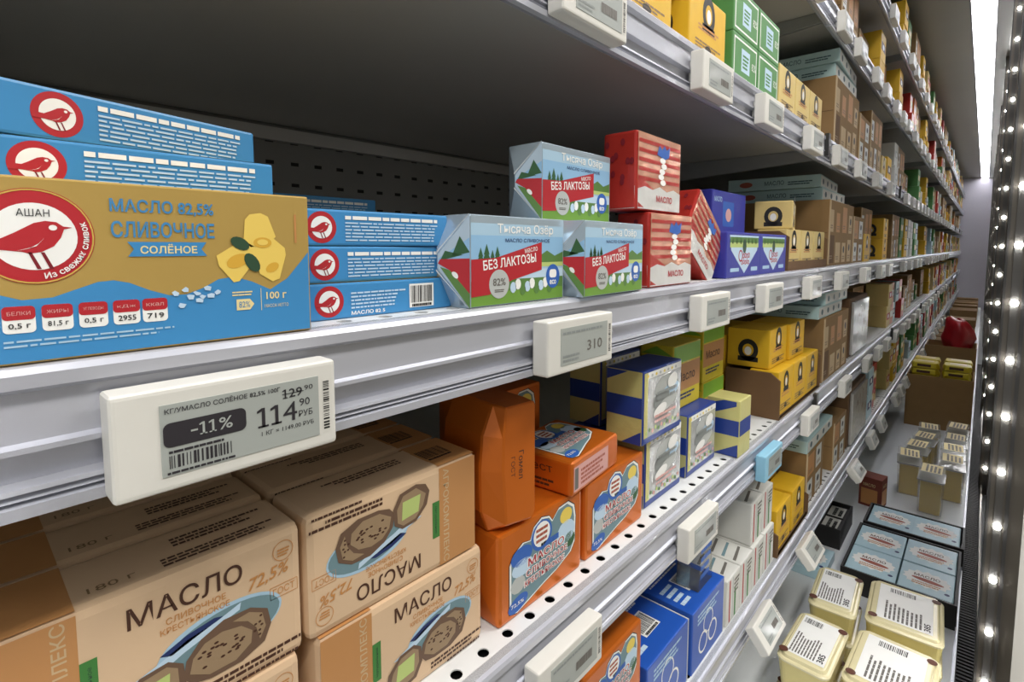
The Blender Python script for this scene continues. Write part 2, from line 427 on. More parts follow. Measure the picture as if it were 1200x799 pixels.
ME_UNDER = MB().box(XB + 0.02, -0.314, ya, yb, -0.032, -0.028, 'shelf_under').box(-0.318, -0.312, ya, yb, -0.040, -0.028, 'shelf_under').build('under')
ME_VOID = MB().box(-0.345, -0.312, ya, yb, -0.027, -0.012, 'void_shade').build('void')  # near-black box stands in for the shade inside the hollow shelf
RP = [(-0.004, 0), (-0.0005, -0.0012), (0.0012, -0.004), (0.001, -0.010), (-0.004, -0.0125), (-0.003, -0.034), (0.0006, -0.0355), (0.0006, -0.0380), (-0.006, -0.0395),
      (-0.0075, -0.052), (0.0, -0.0532), (0.0006, -0.0552), (-0.003, -0.0562), (0.0004, -0.0582), (-0.003, -0.0595), (0.0012, -0.0608), (0.0012, -0.0662), (-0.004, -0.0668), (-0.012, -0.064), (-0.012, 0)]
ME_RAIL = MB().prism([(-0.3 + a, b) for a, b in RP], 'y', ya, yb, 'rail').build('price_rail')
ME_BRA = MB().prism([(-0.316, -0.033), (-0.316, -0.057), (-1.03, -0.103), (-1.03, -0.033)], 'y', 0.004, 0.008, 'bracket').build('bracket')
ME_BRB = MB().prism([(-0.316, -0.033), (-0.316, -0.057), (-1.03, -0.103), (-1.03, -0.033)], 'y', BAY - 0.008, BAY - 0.004, 'bracket').build('bracket')
ME_BACKRAIL = MB().box(-1.046, -1.03, ya, yb, -0.062, -0.038, 'shelf_under').build('back_rail')
ME_CLIP = MB().box(-0.301, -0.292, 0.004, 0.024, -0.05, 0.004, 'post_dark').build('joint_clip')
ORD = {-1: 'bay beside the camera', 0: 'nearest bay', 1: 'second bay', 2: 'third bay', 3: 'fourth bay', 4: 'fifth bay', 5: 'sixth bay', 6: 'seventh bay', 7: 'farthest bay'}
for lv, zt in LEVELS:
    for b in BAYS:
        e = bpy.data.objects.new('shelf', None); COL.objects.link(e); e.location = (0, BAY * b, zt); e.empty_display_size = 0.05
        tag(e, f'white metal shelf with grey price rail, {lv} from the canopy, {ORD[b]}', 'shelf', 'shelves of the chilled cabinet')
        link('shelf_top', ME_TOP, e); link('underside', ME_UNDER, e); link('hole_shade', ME_VOID, e); link('price_rail', ME_RAIL, e)
        link('bracket', ME_BRA, e); link('bracket', ME_BRB, e); link('back_rail', ME_BACKRAIL, e)
        if lv in ('third', 'fifth') and b > 0: link('joint_clip', ME_CLIP, e)

# glass doors and LED posts -----------------------------------------
ME_LED = None
bm = bmesh.new(); bmesh.ops.create_icosphere(bm, subdivisions=2, radius=0.0062)
ME_LED = bpy.data.meshes.new('led'); bm.to_mesh(ME_LED); bm.free(); ME_LED.materials.append(pm('led_white'))
for p in ME_LED.polygons: p.use_smooth = True
ME_POST = MB().box(0.03, 0.085, -0.02, 0.02, -1.03, 1.13, 'post').build('post')
ME_GASK = MB().box(0.03, 0.034, -0.0215, 0.0215, -1.02, 1.12, 'post_dark').box(0.058, 0.064, -0.0215, 0.0215, -1.02, 1.12, 'post_dark').build('gasket')
ME_TAPE = MB().box(0.042, 0.054, -0.0225, -0.02, -1.0, 1.11, 'led_tape').build('led_tape')
for k in range(0, 9):
    e = structure(f'trim_{k + 3}', ME_POST, f'metal door post with a vertical row of white LEDs'); e.location = (0, BAY * k, 0)
    link('gasket', ME_GASK, e); t = link('led_tape', ME_TAPE, e)
    for i in range(18):
        l = link('led', ME_LED, t); l.location = (0.048, -0.0235, -0.915 + 0.115 * i)
ME_GLASS = MB().box(0.066, 0.07, 0.05, BAY - 0.05, -0.98, 1.08, 'door_glass').build('glass_pane')
ME_DFR = MB().box(0.06, 0.082, 0.024, 0.052, -1.025, 1.12, 'post').box(0.06, 0.082, BAY - 0.052, BAY - 0.024, -1.025, 1.12, 'post') \
    .box(0.06, 0.082, 0.052, BAY - 0.052, -1.025, -0.978, 'post_dark').box(0.06, 0.082, 0.052, BAY - 0.052, 1.078, 1.12, 'post').build('door_frame')
for k in range(1, 8):
    e = structure(f'door_{k}', ME_DFR, 'closed glass door of the chilled cabinet in a slim metal frame'); e.location = (0, BAY * k, 0)
    link('glass_pane', ME_GLASS, e)

# ================================================================== kinds of goods
def bird_logo(p, cx, cy, r, detail=True):
    p.ell(cx, cy, r, r, 'red', 40); p.up()
    if detail: p.ring(cx, cy, r * 0.955, r * 0.985, 'gold_ink', 40)
    p.ell(cx, cy, r * 0.7, r * 0.7, 'white', 36); p.up()
    q = [(-0.98, -0.02), (-0.52, -0.05), (-0.3, 0.08), (0.0, 0.28), (0.18, 0.33), (0.36, 0.31), (0.47, 0.22), (0.62, 0.2), (0.48, 0.16), (0.42, -0.02), (0.3, -0.2), (0.1, -0.32), (-0.1, -0.36), (-0.2, -0.32), (-0.5, -0.28), (-0.96, -0.28)]
    p.poly([(cx + a * r, cy + b * r) for a, b in q], 'red')
    for lx in (-0.12, 0.08):
        p.poly([(cx + (lx) * r, cy - 0.33 * r), (cx + (lx + 0.06) * r, cy - 0.33 * r), (cx + (lx + 0.2) * r, cy - 0.68 * r), (cx + (lx + 0.13) * r, cy - 0.68 * r)], 'dkred')
    p.up(); p.ell(cx + 0.3 * r, cy + 0.19 * r, 0.07 * r, 0.06 * r, 'white', 12)
    p.poly([(cx - 0.3 * r, cy - 0.3 * r), (cx + 0.02 * r, cy - 0.2 * r), (cx + 0.16 * r, cy - 0.02 * r), (cx + 0.05 * r, cy - 0.15 * r), (cx - 0.1 * r, cy - 0.25 * r)], 'white')
    if detail:
        p.text('АШАН', cx - 0.26 * r, cy + 0.42 * r, 0.52 * r, 0.15 * r, 'black', 0.0)
        p.arc_text('Из свежих сливок', cx, cy, r * 0.9, -82, 22, r * 0.13, 'white', 0.02)

# --- salted butter carton, standing
w_, d_, h_ = 0.146, 0.028, 0.080
p = Print(); p.rect(0.001, 0.001, w_ - 0.002, h_ - 0.002, 'gold'); p.up()
wave = [(0.001, 0.001), (w_ - 0.001, 0.001), (w_ - 0.001, 0.047), (0.139, 0.040), (0.132, 0.032), (0.122, 0.026), (0.112, 0.031), (0.103, 0.034), (0.095, 0.033), (0.088, 0.029), (0.08, 0.026), (0.072, 0.026), (0.064, 0.029), (0.056, 0.033), (0.05, 0.0345), (0.044, 0.034),
        (0.036, 0.031), (0.028, 0.028), (0.018, 0.0275), (0.009, 0.031), (0.001, 0.033)]
p.poly(wave, 'carton_blue'); p.up()
bird_logo(p, 0.0235, 0.0545, 0.0205)
p.layer = 3
p.text('МАСЛО 82,5%', 0.050, 0.0655, 0.044, 0.0072, 'blue', 0.02); p.text('СЛИВОЧНОЕ', 0.050, 0.0545, 0.044, 0.0078, 'blue', 0.02)
p.poly([(0.056, 0.0455), (0.090, 0.0455), (0.0875, 0.049), (0.090, 0.0525), (0.056, 0.0525), (0.0585, 0.049)], 'carton_blue'); p.up()
p.text('СОЛЁНОЕ', 0.061, 0.0468, 0.0245, 0.0048, 'cream', 0.02)
p.layer = 3
for bx, a, bt in ((0.0115, 'БЕЛКИ', '0,5 г'), (0.024, 'ЖИРЫ', '81,5 г'), (0.0365, 'УГЛЕВОДЫ', '0,5 г'), (0.049, 'кДж', '2955'), (0.0605, 'ккал', '719')):
    p.layer = 3; p.rrect(bx, 0.0135, 0.0105, 0.0115, 0.0018, 'white'); p.up(); p.rrect(bx, 0.0192, 0.0105, 0.0058, 0.0016, 'red'); p.up()
    p.text(a, bx + 0.0016, 0.0212, 0.0073, 0.0016, 'pink'); p.text(bt, bx + 0.0018, 0.0152, 0.007, 0.0026, 'black', 0.01)
p.layer = 3; p.lines(0.0115, 0.0075, 0.062, 0.004, 2, 'paleblue', fill=0.42, word=0.09)
# butter slices, leaves, salt
p.poly([(0.1085, 0.0545), (0.1095, 0.065), (0.112, 0.068), (0.118, 0.069), (0.122, 0.0672), (0.126, 0.056), (0.1215, 0.051), (0.112, 0.05)], 'butter')
p.poly([(0.0945, 0.0455), (0.108, 0.054), (0.1145, 0.050), (0.1145, 0.043), (0.1055, 0.0315), (0.1025, 0.031), (0.0955, 0.040)], 'butter')
p.poly([(0.1145, 0.05), (0.124, 0.0555), (0.131, 0.0495), (0.1315, 0.0455), (0.1275, 0.032), (0.1235, 0.0305), (0.1165, 0.035), (0.1145, 0.043)], 'butter'); p.up()
p.ell(0.105, 0.0425, 0.006, 0.0035, 'butterd', 16, 0.4); p.ell(0.1185, 0.0525, 0.005, 0.003, 'butterd', 16); p.ell(0.1235, 0.0385, 0.004, 0.0025, 'butterd', 14, 0.5); p.up()
p.ell(0.1185, 0.0527, 0.003, 0.0017, 'butter', 14)
p.ell(0.1065, 0.052, 0.0052, 0.0032, 'leaf', 14, -0.5); p.ell(0.1125, 0.0415, 0.0058, 0.0034, 'leaf', 14, -1.0)
rr = random.Random(4)
for sx, sy in ((0.0745, 0.0268), (0.079, 0.0285), (0.0815, 0.0245), (0.0845, 0.0262), (0.087, 0.024), (0.0895, 0.0285), (0.091, 0.0245), (0.094, 0.0262), (0.0775, 0.0205), (0.0855, 0.0225)):
    p.poly([(sx + 0.0019 * math.cos(a + rr.random()), sy + 0.0014 * math.sin(a + rr.random())) for a in (0, 1.2, 2.4, 3.6, 4.8)], 'skyl')
p.layer = 3; p.lines(0.1015, 0.0235, 0.0105, 0.003, 2, 'cream', fill=0.5, word=0.3); p.poly([(0.1035, 0.0155), (0.1105, 0.0155), (0.1128, 0.0185), (0.1105, 0.0215), (0.1035, 0.0215)], 'cream'); p.up(); p.text('82%', 0.1047, 0.0168, 0.0058, 0.0034, 'blue')
p.layer = 3; p.rect(0.1165, 0.0145, 0.0003, 0.0125, 'cream'); p.text('100 г', 0.1195, 0.0205, 0.0115, 0.0042, 'cream', 0.02); p.text('МАССА НЕТТО', 0.1185, 0.0158, 0.0135, 0.0019, 'cream')
p.rect(0.137, 0.0525, 0.0012, 0.0165, 'tanink')
kind('butter_carton', rbox('butter_carton', w_, d_, h_, 'gold', 0.0012, 2), (w_, d_, h_), [('front_print', p.mesh('front_print', F_front(w_, d_, h_)), []),
     ('end_panel', Print().rect(0.001, 0.001, d_ - 0.002, h_ - 0.002, 'carton_blue').mesh('end_panel', F_right(w_, d_, h_)), [])])

# --- the same carton lying flat, narrow blue side out
w_, d_, h_ = 0.142, 0.079, 0.0252
def flat_side(bar):
    p = Print(); bird_logo(p, 0.0315, h_ / 2, 0.0108, False); p.layer = 2
    if bar:
        p.lines(0.048, 0.0065, 0.047, 0.013, 5, 'skyl', fill=0.45, seed=5); p.text('МАСЛО 82 5', 0.048, 0.002, 0.028, 0.0028, 'white', 0.02); p.barcode(0.0985, 0.003, 0.024, 0.0185, seed=9)
    else:
        p.lines(0.049, 0.0185, 0.082, 0.0032, 1, 'white', fill=0.8, word=0.1); p.lines(0.049, 0.0035, 0.082, 0.0145, 6, 'skyl', fill=0.42, seed=2, ragged=0.05)
    return p.mesh('side_print', F_front(w_, d_, h_))
tp = Print().rect(0.001, 0.001, w_ - 0.002, d_ - 0.002, 'gold').mesh('top_panel', F_top(w_, d_, h_))
bdy = rbox('flat_carton', w_, d_, h_, 'carton_blue', 0.0016, 2)
tab = MB().box(w_ / 2, w_ / 2 + 0.0012, -d_ / 2 + 0.004, d_ / 2 - 0.004, 0.004, h_ - 0.002, 'carton_blue').build('end_flap')
for nm, bar in (('flat_carton', 0), ('flat_carton_bar', 1)):
    kind(nm, bdy, (w_, d_, h_), [('side_print', flat_side(bar), []), ('top_panel', tp, []), ('end_flap', tab, [])])

# --- foil brick with a lake landscape
w_, d_, h_ = 0.126, 0.044, 0.077; B = 0.016
def pine(p, x, y, hh, m='tree'):
    for i in range(3):
        ww = hh * (0.34 - 0.08 * i); p.poly([(x - ww, y + hh * 0.26 * i), (x + ww, y + hh * 0.26 * i), (x, y + hh * (0.48 + 0.26 * i))], m)
p = Print()
for i, c in enumerate(('grass', 'treel', 'skyl', 'paleblue', 'sky', 'sky', 'paleblue', 'foil_sky')):
    y0 = (0, 0.012, 0.022, 0.030, 0.040, 0.050, 0.060, 0.070)[i]; y1 = (0.012, 0.022, 0.030, 0.040, 0.050, 0.060, 0.070, h_ - 0.001)[i]
    p.rect(0.001, max(0.001, y0), w_ - 0.002, y1 - max(0.001, y0), c)
p.up(); p.poly([(0.075, 0.036), (0.1, 0.047), (0.112, 0.042), (0.125, 0.046), (0.125, 0.036)], 'treel'); p.rect(0.075, 0.032, 0.05, 0.004, 'lime')
for tx, ty, hh in ((0.012, 0.034, 0.016), (0.019, 0.034, 0.019), (0.026, 0.034, 0.014), (0.032, 0.034, 0.017)): pine(p, tx, ty, hh)
p.up(); p.poly([(0.001, 0.009), (0.001, 0.040), (0.030, 0.041), (0.092, 0.055), (0.092, 0.029), (0.05, 0.021), (0.022, 0.010)], 'red'); p.up()
p.text('Тысяча Озёр', 0.032, 0.060, 0.077, 0.0105, 'white', 0.012); p.text('МАСЛО СЛИВОЧНОЕ', 0.042, 0.0545, 0.062, 0.0032, 'navy', 0.01)
p.text('БЕЗ ЛАКТОЗЫ', 0.015, 0.0305, 0.069, 0.0085, 'white', 0.02, rot=5); p.text('масло', 0.068, 0.0445, 0.018, 0.004, 'white', rot=8)
p.ell(0.034, 0.0185, 0.0125, 0.0125, 'lightgrey', 26); p.up(); p.text('82%', 0.026, 0.017, 0.016, 0.0065, 'greytxt', 0.02); p.lines(0.028, 0.0115, 0.012, 0.003, 2, 'greytxt', word=0.3)
p.layer = 3; p.ell(0.109, 0.0225, 0.0105, 0.0115, 'inkblue', 24); p.up(); p.rrect(0.1035, 0.021, 0.011, 0.008, 0.003, 'white'); p.text('eco', 0.104, 0.0145, 0.010, 0.0045, 'white', 0.02)
for i in range(9): p.layer = 2; p.ell(0.052 + 0.0065 * i, 0.0145 + 0.003 * math.sin(i * 2.1), 0.004, 0.005, ('skyl', 'white', 'treel')[i % 3], 10)
p.clip(w_ - 0.001, h_ - 0.001)
q = Print(); q.poly([(0.0, 0.0), (0.0, h_), (0.98, h_ * 0.9), (0.98, h_ * 0.1)], 'foil_sky'); q.up()
q.poly([(0, 0.02), (0, 0.058), (0.95, 0.05), (0.95, 0.03)], 'sky'); q.up()
q.poly([(0.2, 0.045), (0.9, 0.042), (0.75, 0.062)], 'tree'); q.poly([(0, 0.046), (0.55, 0.046), (0.3, 0.066)], 'tree'); q.up()
q.poly([(0.0, 0.012), (0.0, 0.041), (0.9, 0.046), (0.97, 0.03), (0.6, 0.024)], 'red'); q.poly([(0, 0.0), (0.0, 0.012), (0.6, 0.024), (0.9, 0.02), (0.5, 0.004)], 'treel'); q.up()
q.ell(0.45, 0.021, 0.1, 0.004, 'white', 12)
crease = MB()
for sgn in (0, 1):
    zz = h_ if sgn else 0
    a = Vector((-w_ / 2 - 0.0006, -d_ / 2, zz)); b_ = Vector((-w_ / 2 - B - 0.0012, 0, h_ * (0.58 if sgn else 0.42)))
    n_ = Vector((0, 0, 0.0014 if sgn else -0.0014)); t_ = Vector((-0.001, -0.001, 0))
    crease.poly([a + t_, b_ + t_, b_ + t_ + n_, a + t_ + n_ * 0.3], 'foil_silver')
kind('lake_brick', foil_brick('lake_brick', w_, d_, h_, 'foil_sky', B, 0.002), (w_, d_, h_),
     [('front_print', p.mesh('front_print', F_front(w_, d_, h_)), []), ('end_print', q.mesh('end_print', F_lefttri(w_, d_, h_, B)), []), ('fold_crease', crease.build('fold_crease', fix=False), [])])

# --- red and white foil brick
w_, d_, h_ = 0.122, 0.046, 0.094
p = Print(); p.rect(0.002, 0.002, w_ - 0.004, h_ - 0.004, 'foil_redlight'); p.up()
p.poly([(0.002, 0.002), (w_ - 0.002, 0.002), (w_ - 0.002, 0.026), (0.1, 0.03), (0.08, 0.026), (0.06, 0.031), (0.04, 0.026), (0.02, 0.029), (0.002, 0.025)], 'foil_white')
for i in range(5): p.rect(0.004, 0.036 + 0.011 * i, w_ - 0.008, 0.0045, 'foil_red')
p.up(); p.poly([(0.05, 0.07), (0.056, 0.082), (0.064, 0.077), (0.07, 0.084), (0.076, 0.078), (0.086, 0.083), (0.084, 0.07), (0.072, 0.066), (0.062, 0.068)], 'inkblue')
for i in range(5): p.ell(0.066 + 0.004 * math.sin(i * 1.7), 0.064 - 0.0068 * i, 0.008, 0.0036, 'white', 12)
p.text('МАСЛО', 0.05, 0.012, 0.045, 0.008, 'red', 0.02)
q = Print(); q.rect(0.002, 0.002, d_ - 0.004, 0.026, 'foil_white').up(); rr = random.Random(3)
for i in range(9): q.ell(0.006 + rr.random() * (d_ - 0.012), 0.03 + rr.random() * 0.058, 0.003, 0.0042, 'dkred', 10)
kind('red_brick', rbox('red_brick', w_, d_, h_, 'foil_red', 0.0035, 2, 0.0012), (w_, d_, h_), [('front_print', p.mesh('front_print', F_front(w_, d_, h_), 0.0004), []), ('end_print', q.mesh('end_print', F_left(w_, d_, h_), 0.0006), [])])

# --- violet box with a farm picture
w_, d_, h_ = 0.168, 0.12, 0.075
p = Print(); p.poly([(0.012, 0.07), (w_ - 0.012, 0.07), (w_ - 0.02, 0.045), (w_ / 2, 0.006), (0.02, 0.045)], 'skyl'); p.up()
p.rect(0.014, 0.058, w_ - 0.028, 0.009, 'treel'); p.rect(0.014, 0.05, w_ - 0.028, 0.008, 'lime')
for i in range(7): pine(p, 0.026 + 0.019 * i, 0.056, 0.012)
p.up(); p.ell(0.082, 0.052, 0.009, 0.012, 'leaf', 14); p.ring(0.064, 0.036, 0.0075, 0.010, 'red', 16)
for i in range(4): p.ring(0.078 + 0.009 * i, 0.0355 + 0.001 * (i % 2), 0.0028, 0.0046, 'red', 12)
for i in range(5): p.ring(0.072 + 0.008 * i, 0.0245 + 0.0012 * (i % 2), 0.0024, 0.004, 'red', 12)
p.layer = 1; p.rect(0.018, 0.01, 0.04, 0.006, 'paleblue'); p.rect(w_ - 0.05, 0.009, 0.034, 0.007, 'paleblue')
kind('violet_box', rbox('violet_box', w_, d_, h_, 'pack_violet', 0.002), (w_, d_, h_), [('front_print', p.mesh('front_print', F_front(w_, d_, h_)), [])])
q = Print(); q.text('МАСЛО', 0.01, 0.055, 0.035, 0.009, 'paleblue', 0.02); q.rrect(0.05, 0.012, 0.055, 0.045, 0.004, 'inkblue'); q.up(); q.ell(0.078, 0.033, 0.014, 0.012, 'pink', 18)
kind('violet_case', rbox('violet_case', w_, d_, h_, 'pack_violet', 0.002), (w_, d_, h_), [('end_print', q.mesh('end_print', F_left(w_, d_, h_)), []), ('front_print', q.mesh('front_print', F_front(w_, d_, h_)), [])])

# --- small packs with a round black mark (yellow / cream)
def mark(p, cx, cy, r, flip=False):
    p.ring(cx, cy, r * 0.55, r, 'black', 20, 1.15); p.rect(cx - r, cy - r * 1.2, r * 2, r * 0.5, 'black'); p.up(); p.ell(cx, cy - 0.1 * r, r * 0.35, r * 0.45, 'white', 14)
def mark_pack(nm, body, w_, d_, h_):
    p = Print(); mark(p, w_ * 0.5, h_ * 0.72, w_ * 0.17); p.layer = 1
    p.lines(w_ * 0.22, h_ * 0.40, w_ * 0.56, h_ * 0.12, 2, 'tanink', word=0.25); p.lines(w_ * 0.15, h_ * 0.10, w_ * 0.7, h_ * 0.16, 3, 'cardtxt', word=0.2, seed=4); p.ell(w_ * 0.5, h_ * 0.16, w_ * .09, h_ * .05, 'black', 12)
    q = Print(); mark(q, d_ * 0.5, h_ * 0.45, d_ * 0.24)
    kind(nm, rbox(nm, w_, d_, h_, body, 0.0022), (w_, d_, h_), [('front_print', p.mesh('front_print', F_front(w_, d_, h_)), []), ('end_print', q.mesh('end_print', F_left(w_, d_, h_)), [])])
mark_pack('yellow_pack', 'pack_yellow', 0.115, 0.06, 0.098)
mark_pack('cream_pack', 'pack_cream', 0.115, 0.06, 0.085)
mark_pack('cream_pack_wide', 'pack_cream', 0.16, 0.075, 0.06)
mark_pack('yellow_pack_deep', 'pack_yellow', 0.13, 0.09, 0.085)

# --- peach paper brick "МАСЛО" with a bread picture
w_, d_, h_ = 0.162, 0.056, 0.091
def peach_front():
    p = Print(); p.rect(0.001, 0.002, 0.042, h_ - 0.004, 'paper_tan'); p.up()
    p.text('АГРОКОМПЛЕКС', 0.0385, 0.004, 0.084, 0.0062, 'kraft_edge', 0.01, rot=90)
    p.rect(0.043, 0.030, 0.0075, 0.032, 'green'); p.up(); p.text('Натуральное', 0.0485, 0.034, 0.024, 0.0028, 'leaf', rot=90)
    p.layer = 1
    p.ell(0.112, 0.040, 0.036, 0.0175, 'paleblue', 30, 0.08); p.up(); p.ell(0.113, 0.0395, 0.0335, 0.0155, 'tealpic', 30, 0.08); p.up()
    p.poly([(0.062, 0.036), (0.078, 0.041), (0.092, 0.047), (0.108, 0.0495), (0.1225, 0.0545), (0.1215, 0.050), (0.106, 0.045), (0.09, 0.040), (0.076, 0.034)], 'skyl')
    p.poly([(0.078, 0.0445), (0.092, 0.050), (0.107, 0.0525), (0.112, 0.051), (0.096, 0.046), (0.084, 0.042)], 'navy'); p.up()
    p.poly([(0.089, 0.024), (0.091, 0.034), (0.099, 0.043), (0.112, 0.0485), (0.128, 0.048), (0.1385, 0.042), (0.1405, 0.031), (0.136, 0.021), (0.122, 0.0155), (0.104, 0.0155), (0.094, 0.018)], 'breadd'); p.up()
    p.poly([(0.0925, 0.025), (0.0945, 0.0335), (0.101, 0.0395), (0.111, 0.0415), (0.122, 0.039), (0.1285, 0.0325), (0.1275, 0.0245), (0.118, 0.0185), (0.103, 0.0185)], 'bread')
    p.poly([(0.117, 0.0445), (0.127, 0.0455), (0.135, 0.041), (0.137, 0.031), (0.133, 0.024), (0.131, 0.033), (0.126, 0.040)], 'bread')
    p.poly([(0.054, 0.017), (0.057, 0.028), (0.068, 0.038), (0.082, 0.0395), (0.0895, 0.034), (0.0905, 0.021), (0.084, 0.010), (0.068, 0.007), (0.058, 0.010)], 'breadd'); p.up()
    r_ = random.Random(6)
    for i in range(20): p.ell(0.098 + r_.random() * 0.026, 0.0215 + r_.random() * 0.016, 0.0014, 0.0008, 'brown', 7)
    for i in range(7): p.ell(0.130 + r_.random() * 0.005, 0.026 + r_.random() * 0.014, 0.001, 0.0008, 'brown', 7)
    p.poly([(0.058, 0.018), (0.061, 0.027), (0.069, 0.0355), (0.081, 0.037), (0.0865, 0.033), (0.087, 0.022), (0.081, 0.0125), (0.068, 0.010)], 'bread'); p.up()
    p.poly([(0.0635, 0.0165), (0.066, 0.0305), (0.0825, 0.0325), (0.0815, 0.0175)], 'lime'); p.up()
    p.layer = 2
    p.text('МАСЛО', 0.064, 0.068, 0.060, 0.0125, 'brown', 0.008); p.text('СЛИВОЧНОЕ', 0.082, 0.0615, 0.032, 0.0040, 'tanink', .008); p.text('КРЕСТЬЯНСКОЕ', 0.079, 0.0562, 0.037, 0.0038, 'tanink', .008)
    p.text('72,5%', 0.1265, 0.057, 0.026, 0.0095, 'tanink', .012, rot=6, shear=0.3)
    p.ring(0.150, 0.0765, 0.0064, 0.0069, 'tanink', 22); p.lines(0.1462, 0.073, 0.008, 0.006, 3, 'tanink', word=0.3)
    p.frame(0.1405, 0.0455, 0.0185, 0.0085, 0.0004, 'tanink'); p.text('ГОСТ', 0.1425, 0.0475, 0.0145, 0.0048, 'tanink')
    p.lines(0.100, 0.0065, 0.06, 0.0072, 2, 'brown', fill=0.6, word=0.07, seed=8); p.lines(0.118, 0.002, 0.04, 0.003, 1, 'brown', fill=0.6, word=0.07, seed=11)
    return p.mesh('front_print', F_front(w_, d_, h_))
def peach_top(bar):
    p = Print(); p.rect(0.001, 0.001, 0.042, d_ - 0.002, 'paper_tan'); p.up()
    p.lines(0.085, 0.010, 0.066, 0.011, 3, 'brown', word=0.06, seed=3); p.lines(0.095, 0.030, 0.055, 0.013, 3, 'brown', word=0.06, seed=7)
    p.text('180 г', 0.05, 0.012, 0.022, 0.006, 'cardtxt')
    if bar: p.barcode(0.012, 0.012, 0.03, 0.03, seed=13, bg_='paper_peach')
    return p.mesh('top_print', F_top(w_, d_, h_))
q = Print().rect(0.0022, 0.002, d_ - 0.0044, h_ - 0.004, 'paper_tan').mesh('end_print', F_left(w_, d_, h_))
bd = foil_brick('peach_brick', w_, d_, h_, 'paper_peach', 0.0035, 0.0055)
ft = peach_front()
kind('peach_brick', bd, (w_, d_, h_), [('front_print', ft, []), ('top_print', peach_top(0), [])])
# upside-down copies show their base: same small print there
def peach_base():
    p = Print(); p.rect(0.001, 0.001, 0.042, d_ - 0.002, 'paper_tan'); p.up(); p.lines(0.06, 0.03, 0.07, 0.012, 3, 'brown', word=0.06, seed=5)
    p.barcode(0.012, 0.014, 0.032, 0.026, seed=13, bg_='paper_tan')
    return p.mesh('base_print', lambda u, v, o: (-w_ / 2 + u, -d_ / 2 + v, -o))
kind('peach_brick_turned', bd, (w_, d_, h_), [('front_print', ft, []), ('base_print', peach_base(), [])])

# --- orange foil brick with a label picture
def orange_label(W, H):
    p = Print(); s = W / 0.1; t = H / 0.085
    sh = [(0.012, 0.02), (0.012, 0.052), (0.016, 0.06), (0.026, 0.066), (0.034, 0.064), (0.038, 0.074), (0.047, 0.079), (0.056, 0.076), (0.06, 0.07), (0.068, 0.078), (0.08, 0.079), (0.088, 0.072), (0.09, 0.06), (0.089, 0.034), (0.084, 0.026), (0.066, 0.018), (0.05, 0.014), (0.034, 0.009), (0.02, 0.005), (0.012, 0.008)]
    c = (0.05, 0.042)
    p.poly([(((a - c[0]) * 1.05 + c[0]) * s, ((b - c[1]) * 1.05 + c[1]) * t) for a, b in sh], 'black'); p.up()
    p.poly([(((a - c[0]) * 1.03 + c[0]) * s, ((b - c[1]) * 1.03 + c[1]) * t) for a, b in sh], 'white'); p.up()
    p.poly([(((a - c[0]) * 0.98 + c[0]) * s, ((b - c[1]) * 0.98 + c[1]) * t) for a, b in sh], 'tealpic'); p.up()
    p.ell(0.024 * s, 0.055 * t, 0.012 * s, 0.009 * t, 'inkblue', 16); p.ell(0.025 * s, 0.044 * t, 0.012 * s, 0.008 * t, 'skyl', 14); p.ell(0.078 * s, 0.05 * t, 0.012 * s, 0.012 * t, 'skyl', 14)
    p.ell(0.078 * s, 0.067 * t, 0.008 * s, 0.008 * t, 'sunyel', 18); p.ell(0.083 * s, 0.04 * t, 0.007 * s, 0.008 * t, 'tree', 14); p.ell(0.02 * s, 0.03 * t, 0.008 * s, 0.008 * t, 'lightgrey', 12)
    p.ell(0.02 * s, 0.0125 * t, 0.011 * s, 0.007 * t, 'inkblue', 18, 0.2); p.up()
    p.ell(0.047 * s, 0.063 * t, 0.0125 * s, 0.0145 * t, 'inkblue', 20); p.up(); p.ell(0.047 * s, 0.064 * t, 0.01 * s, 0.012 * t, 'white', 18); p.up()
    p.lines(0.040 * s, 0.0575 * t, 0.014 * s, 0.0155 * t, 3, 'redbr', word=.3, ragged=.1)
    p.layer = 5; p.lines(0.046 * s, 0.0495 * t, 0.022 * s, 0.006 * t, 1, 'inkblue', fill=.9, word=.2)
    p.text('МАСЛО', 0.03 * s, 0.040 * t, 0.046 * s, 0.009 * t, 'white', 0.08); p.text('СЛИВОЧНОЕ', 0.028 * s, 0.031 * t, 0.052 * s, 0.0075 * t, 'white', 0.08); p.text('КРЕСТЬЯНСКОЕ', 0.026 * s, 0.0225 * t, 0.05 * s, 0.007 * t, 'white', 0.08); p.up()
    p.text('МАСЛО', 0.031 * s, 0.0407 * t, 0.044 * s, 0.0076 * t, 'red', 0.01); p.text('СЛИВОЧНОЕ', 0.029 * s, 0.0316 * t, 0.05 * s, 0.0062 * t, 'red', 0.01); p.text('КРЕСТЬЯНСКОЕ', 0.027 * s, 0.023 * t, 0.048 * s, 0.0058 * t, 'red', 0.01)
    p.text('72,5%', 0.012 * s, 0.0105 * t, 0.014 * s, 0.004 * t, 'white', 0.01)
    return p
w_, d_, h_ = 0.138, 0.05, 0.094
lab = orange_label(w_, h_)
sd = Print().text('МАСЛО', 0.010, 0.012, 0.07, 0.009, 'brown', rot=90).text('Гост', 0.03, 0.02, 0.05, 0.008, 'brown', rot=90)
kind('orange_brick', foil_brick('orange_brick', w_, d_, h_, 'foil_orange', 0.004, 0.004), (w_, d_, h_), [('front_label', lab.mesh('front_label', F_front(w_, d_, h_)), []),
     ('edge_strip', Print().rect(0.006, 0.012, d_ - 0.014, 0.0012, 'foil_orange_edge').mesh('edge_strip', F_top(w_, d_, h_)), [])])
